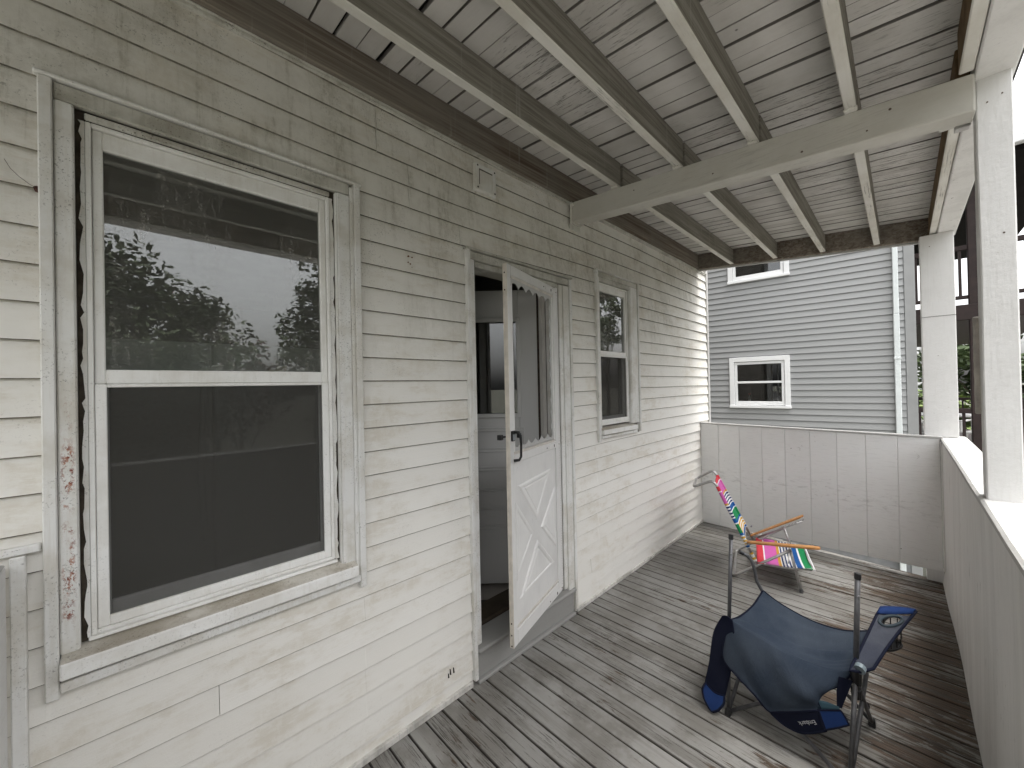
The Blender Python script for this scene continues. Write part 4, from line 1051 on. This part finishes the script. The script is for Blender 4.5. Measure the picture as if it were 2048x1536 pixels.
# webbing strap from the hub
m = MB(); A = [V(2.028,-1.452,.375), V(2.014,-1.440,.32), V(2.002,-1.432,.262)]
m.grid([[p+V(0,.022*k,0), p+V(0,-.022*k,.004)] for p, k in zip(A, (1,.75,.35))]); m.build('strap', navyd_m, back, solid=.003)
cu = bpy.data.curves.new('lettering', 'FONT'); cu.body = 'Embark'; cu.size = .022; cu.extrude = .0003; cu.align_x = 'CENTER'
to = bpy.data.objects.new('lettering_curve', cu); COL.objects.link(to)
dg = bpy.context.evaluated_depsgraph_get(); me = bpy.data.meshes.new_from_object(to.evaluated_get(dg)); bpy.data.objects.remove(to)
me.materials.clear(); me.materials.append(flat('white_print', (.42,.42,.43), .7))
xa = (V(1.974,-1.29,.168)-V(1.980,-1.362,.216)).normalized(); nn = V(-1,-.10,.10).normalized(); za = nn.cross(xa).normalized(); nn = xa.cross(za)
lt = bpy.data.objects.new('lettering', me); COL.objects.link(lt); lt.parent = back
M4 = Matrix.Identity(4)
for i in range(3): M4[i][0] = xa[i]; M4[i][1] = za[i]; M4[i][2] = nn[i]
M4.translation = V(1.9690,-1.328,.170)
lt.matrix_world = M4
# left armrest hanging from its pole, blue pocket at the lower end
laP = coons([V(2.078,-.985,.412), V(2.068,-1.005,.424), V(2.062,-1.030,.418)], [V(1.995,-.925,.10), V(1.99,-.968,.078), V(1.995,-1.010,.082)],
            [V(2.078,-.985,.412), V(2.05,-.952,.33), V(2.02,-.940,.20), V(1.995,-.925,.10)], [V(2.062,-1.030,.418), V(2.045,-1.045,.31), V(2.02,-1.028,.19), V(1.995,-1.010,.082)], 10, 24)
la = cloth('armrest', navyd_m, laP, cc); piping(laP, la)
ltP = coons([V(1.994,-.925,.100), V(1.989,-.968,.078), V(1.994,-1.010,.082)], [V(1.955,-.930,.045), V(1.945,-.965,.012), V(1.950,-.995,.030)],
            [V(1.994,-.925,.100), V(1.97,-.918,.075), V(1.955,-.930,.045)], [V(1.994,-1.010,.082), V(1.972,-1.012,.056), V(1.950,-.995,.030)], 8, 8)
lp = cloth('arm_pocket', blue_m, ltP, la); piping(ltP, la, .005, name='pocket_piping')
# right armrest in place with its cup hole
ra_c = lambda u, v: V(lerp(lerp(1.978,2.052,u), lerp(2.425,2.500,u), v) , lerp(lerp(-1.468,-1.532,u), lerp(-1.546,-1.660,u), v), lerp(.444,.535,v) + .006*math.sin(3*v))
def ra(u, v):
    k = 1 - .12*math.sin(math.pi*v)*(1-v); uu = .5 + (u-.5)*k
    return ra_c(uu, v)
m = MB(); cen, rad = (.52, .74), (.34, .095)
n = 40; outer = []; inner = []
for i in range(n):
    a = 2*math.pi*i/n; c_, s_ = math.cos(a), math.sin(a)
    k = 1/max(abs(c_), abs(s_)); uo, vo = .5 + .5*c_*k, .745 + (.255 if s_ > 0 else .745)*s_*k
    outer.append((uo, max(0, min(.86, vo)))); inner.append((cen[0]+rad[0]*c_, cen[1]+rad[1]*s_))
P = [[ra(lerp(o_[0], q_[0], t), lerp(o_[1], q_[1], t)) for o_, q_ in zip(outer+outer[:1], inner+inner[:1])] for t in (0,.25,.5,.75,1)]
m.grid(P); rarm = m.build('armrest', arm_m, cc, smooth=True, solid=.006)
m = MB(); m.tube([ra(*p)+V(0,0,.004) for p in inner], .0065, 8, closed=True); m.build('cup_ring', flat('cup_ring_cloth', (.022,.035,.045), .7), rarm, smooth=True)
m = MB(); m.tube([ra(0, i/14) for i in range(13)] + [ra(.02,.99), ra(.12,1.0), ra(.5,1.01), ra(.9,1.0), ra(1,.98)] + [ra(1, i/14) for i in range(12,-1,-1)] + [ra(.5,-.03)], .0058, 6, closed=True); m.build('piping', navyd_m, rarm, smooth=True)
m = MB(); m.grid([[ra(u, lerp(.845 + .05*u*u, 1.0 - .02*abs(2*u-1)**3, t)) + V(0,0,.006+.006*math.sin(math.pi*t)) for u in [i/8 for i in range(9)]] for t in (0,.33,.66,1)]); m.build('arm_pocket', blue_m, rarm, smooth=True, solid=.006)
m = MB(); m.tube([ra(.5,-.005)+V(-.012,.004,.004), ra(.45,.02)+V(0,0,.006)], .018, 12); m.build('hub_ring', flat('grommet', (.16,.20,.22), .4), rarm)
# mesh cup hanging under the hole
m = MB(); ctr = ra(*cen); rr_ = [(ra(*p)-ctr) for p in inner]; sel = rr_[::4]
for p in sel: m.tube([ctr+p+V(0,0,-.004), ctr+p*.92+V(0,0,-.055), ctr+p*.86+V(.004,0,-.105)], .0022, 5)
for d_, k_, r_ in ((-.035,.95,.002),(-.07,.92,.002),(-.105,.86,.006)): m.tube([ctr+p*k_+V(.002,0,d_) for p in rr_], r_, 6, closed=True)
m.add([ctr+p*.86+V(.004,0,-.105) for p in sel], [tuple(range(len(sel)))]); m.build('cup_net', black_m, rarm)

# ================================================================ GREY HOUSE
lap_m = flat('lap_shadow_dirt', (.19,.195,.197), .9, 0, .1)  # shadow under each clapboard lap, put in as a dark strip
gh = thing('grey_house', 'grey clapboard house with white-trimmed windows and a white downspout', 'house')
ny = V(-.1, 1, 0).normalized(); nxx = V(1, .1, 0).normalized()
TG = Matrix(((nxx.x, ny.x, 0, 7.9), (nxx.y, ny.y, 0, 0), (0, 0, 1, 0), (0, 0, 0, 1)))
yk = 1/ny.y        # world Y -> run along the wall
GW = [(-.30*yk, .60*yk, 1.108, 2.015), (-.322*yk, .592*yk, 3.369, 4.30)]
G0, G1 = -1.668*yk, 6.0
zsets = []
k = -20
while True:
    z0 = 1.004 + .1018*k; k += 1
    if z0 > 5.4: break
    segs = [(G0, G1)]
    for (a, b, lo, hi) in GW:
        if z0 >= lo-.004 and z0+.1018 <= hi+.004:
            ns = []
            for p, q_ in segs:
                if q_ <= a or p >= b: ns.append((p, q_)); continue
                if p < a: ns.append((p, a))
                if q_ > b: ns.append((b, q_))
            segs = ns
    for p, q_ in segs:
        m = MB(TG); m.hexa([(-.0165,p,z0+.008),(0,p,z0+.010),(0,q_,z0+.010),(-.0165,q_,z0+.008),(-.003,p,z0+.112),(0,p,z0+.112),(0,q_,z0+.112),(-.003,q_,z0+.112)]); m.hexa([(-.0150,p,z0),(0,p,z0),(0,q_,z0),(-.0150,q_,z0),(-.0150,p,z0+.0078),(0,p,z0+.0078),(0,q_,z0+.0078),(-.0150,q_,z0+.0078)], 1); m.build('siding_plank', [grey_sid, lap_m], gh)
m = MB(TG)
def gcore(y0, y1, z0, z1): m.box(.0005, .14, y0, y1, z0, z1)
gcore(-1.775*yk, GW[0][0]+.08, -3.2, 9.6); gcore(GW[0][1]-.08, 6, -3.2, 9.6); gcore(GW[0][0]+.08, GW[0][1]-.08, -3.2, 1.17); gcore(GW[0][0]+.08, GW[0][1]-.08, 1.93, 3.43); gcore(GW[0][0]+.08, GW[0][1]-.08, 4.24, 9.6)
m.box(.141, 9, -1.775*yk, -1.70*yk, -3.2, 9.6); m.box(.141, 9, 5.9, 6, -3.2, 9.6); m.box(9.001, 9.1, -1.775*yk, 6, -3.2, 9.6); m.box(-.25, 9.3, -1.9*yk, 6.2, 9.601, 9.8)
m.build('wall', flat('grey_wall_core', (.22,.225,.23), .8), gh)
m = MB(TG); m.box(-.024, .02, -1.783*yk, -1.672*yk, -3.2, 9.59); m.build('corner_board', flat('grey_corner_board', (.30,.305,.303), .6, 0, .05), gh, bevel=.003)
m = MB(TG); m.box(-.085, -.030, -1.612*yk, -1.548*yk, -3.2, 2.53); m.box(-.082, -.030, -1.609*yk, -1.551*yk, 2.532, 5.6)
sp_ = m.build('downspout', spout_m, gh, bevel=.008, seg=2)
m = MB(TG); m.box(-.090, -.026, -1.617*yk, -1.543*yk, 1.865, 1.892); m.build('spout_band', spout_m, sp_, bevel=.002)
for (a, b, lo, hi) in GW:
    wm = MB(TG); frame_ring(wm, -.034, -.002, 0, 1, 0, 0, 0, 0, 0) if False else None
    t_ = .075*yk
    wm.box(-.036, .0, a, a+t_, lo+.03, hi); wm.box(-.036, .0, b-t_, b, lo+.03, hi); wm.box(-.037, .0, a+t_, b-t_, hi-.078, hi); wm.box(-.046, .0, a-.008, b+.008, lo, lo+.045)
    wn = wm.build('window', grey_trim, gh, bevel=.003)
    a2, b2, l2, h2 = a+t_+.006, b-t_-.006, lo+.052, hi-.085; mz = (l2+h2)/2 + .02
    m = MB(TG); 
    for p, q_, r0, r1 in ((a2,a2+.04,l2,h2),(b2-.04,b2,l2,h2)): m.box(-.018, .03, p, q_, r0, r1)
    m.box(-.018, .03, a2+.04, b2-.04, h2-.045, h2); m.box(-.018, .03, a2+.04, b2-.04, l2, l2+.065); m.box(-.022, .03, a2+.04, b2-.04, mz-.018, mz+.018)
    m.build('sash', grey_trim, wn, bevel=.003)
    m = MB(TG); m.box(.004, .008, a2+.04, b2-.04, mz+.018, h2-.045); m.build('glass_pane', glass2_m, wn)
    m = MB(TG); m.box(.010, .014, a2+.04, b2-.04, l2+.065, mz-.018); m.build('glass_pane', glass2_m, wn)
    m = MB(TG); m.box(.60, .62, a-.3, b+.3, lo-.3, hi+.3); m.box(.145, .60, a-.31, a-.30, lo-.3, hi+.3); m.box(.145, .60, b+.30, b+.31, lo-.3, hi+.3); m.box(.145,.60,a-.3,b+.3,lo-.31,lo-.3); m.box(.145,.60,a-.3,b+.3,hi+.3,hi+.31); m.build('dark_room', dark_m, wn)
# bottles on the lower sill inside
for yy, hh, rr_, mt, lab in ((.31,.115,.022,plastic_m,'white bottle with a red top standing inside the grey house window'), (-.05,.17,.008,steel_m,'slim pale rod standing inside the grey house window'), (-.13,.10,.03,flat('pale_bottle',(.5,.5,.48),.5),'pale pump bottle standing inside the grey house window')):
    p = TG @ V(.09, yy*yk, 1.225)
    m = MB(); m.tube([p, p+V(0,0,hh*.62), p+V(0,0,hh*.72), p+V(0,0,hh*.78), p+V(0,0,hh)], [rr_, rr_, rr_*.8, rr_*.35, rr_*.35], 10)
    if 'red' in lab: m.tube([p+V(0,0,hh+.001), p+V(0,0,hh+.03)], [rr_*1.1, rr_*.9], 10, mi=1); o = m.build('bottle', [mt, flat('red_cap', (.35,.04,.04), .5)])
    else: o = m.build('bottle' if 'pump' in lab else 'rod', mt)
    tag(o, lab, 'bottle' if 'bottle' in lab else 'rod')

# ================================================================ BROWN PORCH BUILDING beyond
bp = thing('brown_house', 'dark brown house with stacked open porches seen between the posts', 'house')
BX, BX2, BY0, BY1 = 9.9, 17.2, -3.55, -1.80
m = MB(); m.box(BX, BX2, BY0, BY1, 2.53, 2.79); m.build('upper_floor', brown_m, bp, bevel=.01)
m = MB(); m.box(BX, BX2, BY0, BY1, -.22, .05); m.build('lower_floor', brown_m, bp, bevel=.01)
m = MB(); m.box(BX-.25, BX2, BY0-.12, BY1, 5.02, 5.22); m.build('porch_roof', dark_m, bp)
m = MB(); m.box(BX-.40, BX-.26, BY0-.12, BY1, 5.10, 5.24); m.build('gutter', grey_trim, bp, bevel=.01)
for y in (-2.49, -3.48):
    m = MB(); m.box(BX+.01, BX+.13, y-.06, y+.06, -3.2, 5.01); m.build('porch_post', brown_m, bp, bevel=.01)
    m = MB(); m.box(BX2-.15, BX2-.02, y-.06, y+.06, -3.2, 5.01); m.build('porch_post', brown_m, bp, bevel=.01)
for zf in (2.79, .05):
    m = MB(); m.box(BX+.03, BX+.11, BY0, BY1, zf+.92, zf+1.0); m.build('handrail', brown_m, bp, bevel=.008)
    m = MB(); m.box(BX+.04, BX+.10, BY0, BY1, zf+.10, zf+.16); m.build('bottom_rail', brown_m, bp, bevel=.008)
    y = -1.835
    while y > BY0:
        if abs(y+2.49) > .08: m = MB(); m.box(BX+.05, BX+.09, y-.018, y+.018, zf+.1605, zf+.9195); m.build('baluster', brown_m, bp)
        y -= .17
XF = 14.4
m = MB(); m.box(XF, XF+.07, BY0, BY1, 1.02, 1.08); m.build('handrail', brown_m, bp)
y = -1.9
while y > BY0:
    m = MB(); m.box(XF+.02, XF+.05, y-.015, y+.015, .06, 1.019); m.build('baluster', brown_m, bp); y -= .15
m = MB(); m.box(BX, BX2, -1.79, -1.76, 4.55, 5.01); m.build('wall', brown_m, bp)
# white plastic chairs and a table on that porch
def plastic_chair(x, y, rz, label):
    t = thing('plastic_chair', label, 'chair', (x, y, .05), 'white plastic chairs on the brown porch'); t.rotation_euler = (0,0,rz)
    m = MB(); m.box(-.24, .24, -.23, .23, .41, .44); m.build('seat', plastic_m, t, bevel=.012, seg=2)
    for sx in (-.20, .20):
        for sy in (-.19, .19): m = MB(); m.hexa([(sx*1.15-.02,sy*1.15-.02,0),(sx*1.15+.02,sy*1.15-.02,0),(sx*1.15+.02,sy*1.15+.02,0),(sx*1.15-.02,sy*1.15+.02,0),(sx-.025,sy-.025,.41),(sx+.025,sy-.025,.41),(sx+.025,sy+.025,.41),(sx-.025,sy+.025,.41)]); m.build('leg', plastic_m, t)
    for i in range(5): m = MB(); a = -.20+.1*i; m.hexa([(a-.03,.22,.45),(a+.03,.22,.45),(a+.03,.25,.45),(a-.03,.25,.45),(a-.03,.31,.84),(a+.03,.31,.84),(a+.03,.335,.84),(a-.03,.335,.84)]); m.build('back_slat', plastic_m, t)
    m = MB(); m.box(-.25, .25, .30, .345, .83, .89); m.build('top_rail', plastic_m, t, bevel=.01)
    for sx in (-.27, .27): m = MB(); m.box(sx-.03, sx+.03, -.22, .30, .63, .66); m.box(sx-.022, sx+.022, -.22, -.17, .42, .63); m.build('armrest', plastic_m, t, bevel=.008)
plastic_chair(11.4, -2.02, .5, 'white plastic chair left of the broad corner post, on the brown porch')
plastic_chair(11.9, -2.75, -1.9, 'white plastic chair right of the broad corner post, on the brown porch')
tb = thing('plastic_table', 'white plastic table on the brown porch behind the posts', 'table', (12.9, -2.35, .05))
m = MB(); m.box(-.45, .45, -.45, .45, .68, .72); m.build('table_top', plastic_m, tb, bevel=.01)
for sx in (-.36,.36):
    for sy in (-.36,.36): m = MB(); m.box(sx-.03, sx+.03, sy-.03, sy+.03, 0, .68); m.build('leg', plastic_m, tb)
# far white house past the porch
wh = thing('far_house', 'distant white house glimpsed between the grey house and the corner post', 'house')
m = MB(); m.box(31, 39, -3.2, 8, -3.2, 2.9); m.build('wall', grey_trim, wh)
for i in range(14): m = MB(); m.box(30.955, 30.999, -3.2, 8, -1.0+i*.28, -1.0+i*.28+.27); m.build('siding_plank', grey_trim, wh, bevel=.01)
m = MB(); m.box(30.6, 31, -3.3, 8, 2.92, 3.02); m.build('porch_floor', grey_trim, wh)
for i in range(30): m = MB(); m.box(30.65, 30.71, -3.2+i*.3, -3.12+i*.3, 3.021, 3.8); m.build('baluster', grey_trim, wh)
m = MB(); m.box(30.6, 30.76, -3.3, 8, 3.801, 3.9); m.build('handrail', grey_trim, wh)

# ================================================================ TREES
def tree(name, label, cat, base, height, crown, n_cl, n_lf, leaf, size, mat, group=None, seed=1, trunk_r=.18, clr=.75):
    """trunk with limbs, crown of leaf-sized faces gathered in clumps"""
    rg = random.Random(seed); t = thing(name, label, cat, (0,0,0), group)
    bx_, by_ = base; (cx_, cy_, cz_), (ax, ay, az) = crown
    tr = MB(); top = V(cx_, cy_, cz_ + az*.3); b0 = V(bx_, by_, -3.2)
    pts = [b0, b0.lerp(top, .35)+V(rg.uniform(-.2,.2), rg.uniform(-.2,.2), 0), b0.lerp(top, .7)+V(rg.uniform(-.2,.2), 0, 0), top]
    tr.tube(pts, [trunk_r, trunk_r*.75, trunk_r*.5, trunk_r*.15], 8)
    cl = []
    for i in range(n_cl):
        while True:
            p = V(rg.uniform(-1,1), rg.uniform(-1,1), rg.uniform(-1,1))
            if .25 < p.length < 1: break
        p = p * (.55 + .45*rg.random()) / max(.5, p.length) if rg.random() < .6 else p
        c_ = V(cx_+p.x*ax, cy_+p.y*ay, cz_+p.z*az); cl.append(c_)
        if i % 3 == 0:
            s0 = pts[1].lerp(pts[3], rg.random()); mid = s0.lerp(c_, .55) + V(0,0,.25)
            tr.tube([s0, mid, c_], [trunk_r*.28, trunk_r*.14, trunk_r*.04], 5)
    tr.build('trunk', bark_m, t, smooth=True)
    vs_, fs_ = [], []
    for c_ in cl:
        r0 = clr*rg.uniform(.6, 1.25)
        for _ in range(n_lf):
            d = V(rg.gauss(0,1), rg.gauss(0,1), rg.gauss(0,.75)); d = d.normalized()*r0*rg.random()**.45
            p = c_ + d
            a = V(rg.gauss(0,1), rg.gauss(0,1), rg.gauss(0,.5)-.35).normalized(); b = a.cross(V(rg.gauss(0,1), rg.gauss(0,1), 1.2)).normalized()
            s_ = size*rg.uniform(.6,1.3); k_ = len(vs_)
            vs_ += [p - a*s_*.5, p + b*s_*.27, p + a*s_*.6, p - b*s_*.27]; fs_.append((k_, k_+1, k_+2, k_+3))
    m = MB(); m.v = [tuple(v_) for v_ in vs_]; m.f = [list(f_) for f_ in fs_]; m.mi = [0]*len(fs_)
    m.build('crown', mat, t)
    return t
# across the yard, mirrored in the window glass
tree('maple_tree', 'large dark maple across the yard, reflected at the left of the big window', 'tree', (-3.4,-12.5), 9, ((-3.3,-12.4,1.9),(5.6,2.6,4.2)), 270, 300, 1, .20, leaf_a, None, 3, .26, .95)
tree('maple_tree', 'tall maple across the yard, reflected at the right edge of the big window', 'tree', (6.9,-12.5), 9, ((6.9,-12.4,3.0),(3.3,2.2,4.2)), 170, 280, 1, .19, leaf_a, None, 5, .22, .75)
tree('plum_tree', 'small red-leaved plum across the yard, reflected low in the big window', 'tree', (2.5,-13.6), 6, ((2.7,-13.6,1.8),(1.5,1.2,1.3)), 24, 100, 1, .17, leaf_r, None, 8, .09, .5)
tree('yard_tree', 'bushy low tree across the yard behind the red plum, seen only in glass', 'tree', (.6,-15), 6, ((.6,-15,1.7),(3.4,1.2,1.6)), 60, 120, 1, .2, leaf_a, None, 9, .1, .6)
tree('yard_tree', 'slender leaning tree across the yard, reflected in the narrow window', 'tree', (23.4,-12.6), 9, ((22.6,-12.2,5.9),(1.7,1.4,1.7)), 26, 90, 1, .26, leaf_a, None, 12, .16, .6)
tree('yard_tree', 'low spreading tree by the slender leaning one, reflected in the narrow window', 'tree', (20.0,-13.0), 7, ((20.2,-13.0,3.0),(2.4,1.6,1.8)), 30, 90, 1, .26, leaf_a, None, 14, .16, .7)
# behind the brown porch
tree('porch_tree', 'dense dark green tree behind the brown porch, between the posts', 'tree', (25,-4.2), 8, ((25,-4.4,1.0),(2.2,3.4,2.8)), 75, 110, 1, .30, leaf_a, None, 21, .2, .7)
tree('shrub', 'bright green shrub behind the porch railing right of the corner post', 'shrub', (20.3,-3.1), 4, ((20.3,-3.2,-.5),(.9,1.7,1.35)), 30, 90, 1, .22, leaf_b, None, 23, .06, .45)
tree('shrub', 'yellow-green shrub in the slit between grey house and corner post', 'shrub', (21.5,-2.3), 4, ((21.5,-2.15,-.2),(.8,.6,1.5)), 22, 90, 1, .22, leaf_b, None, 25, .06, .4)
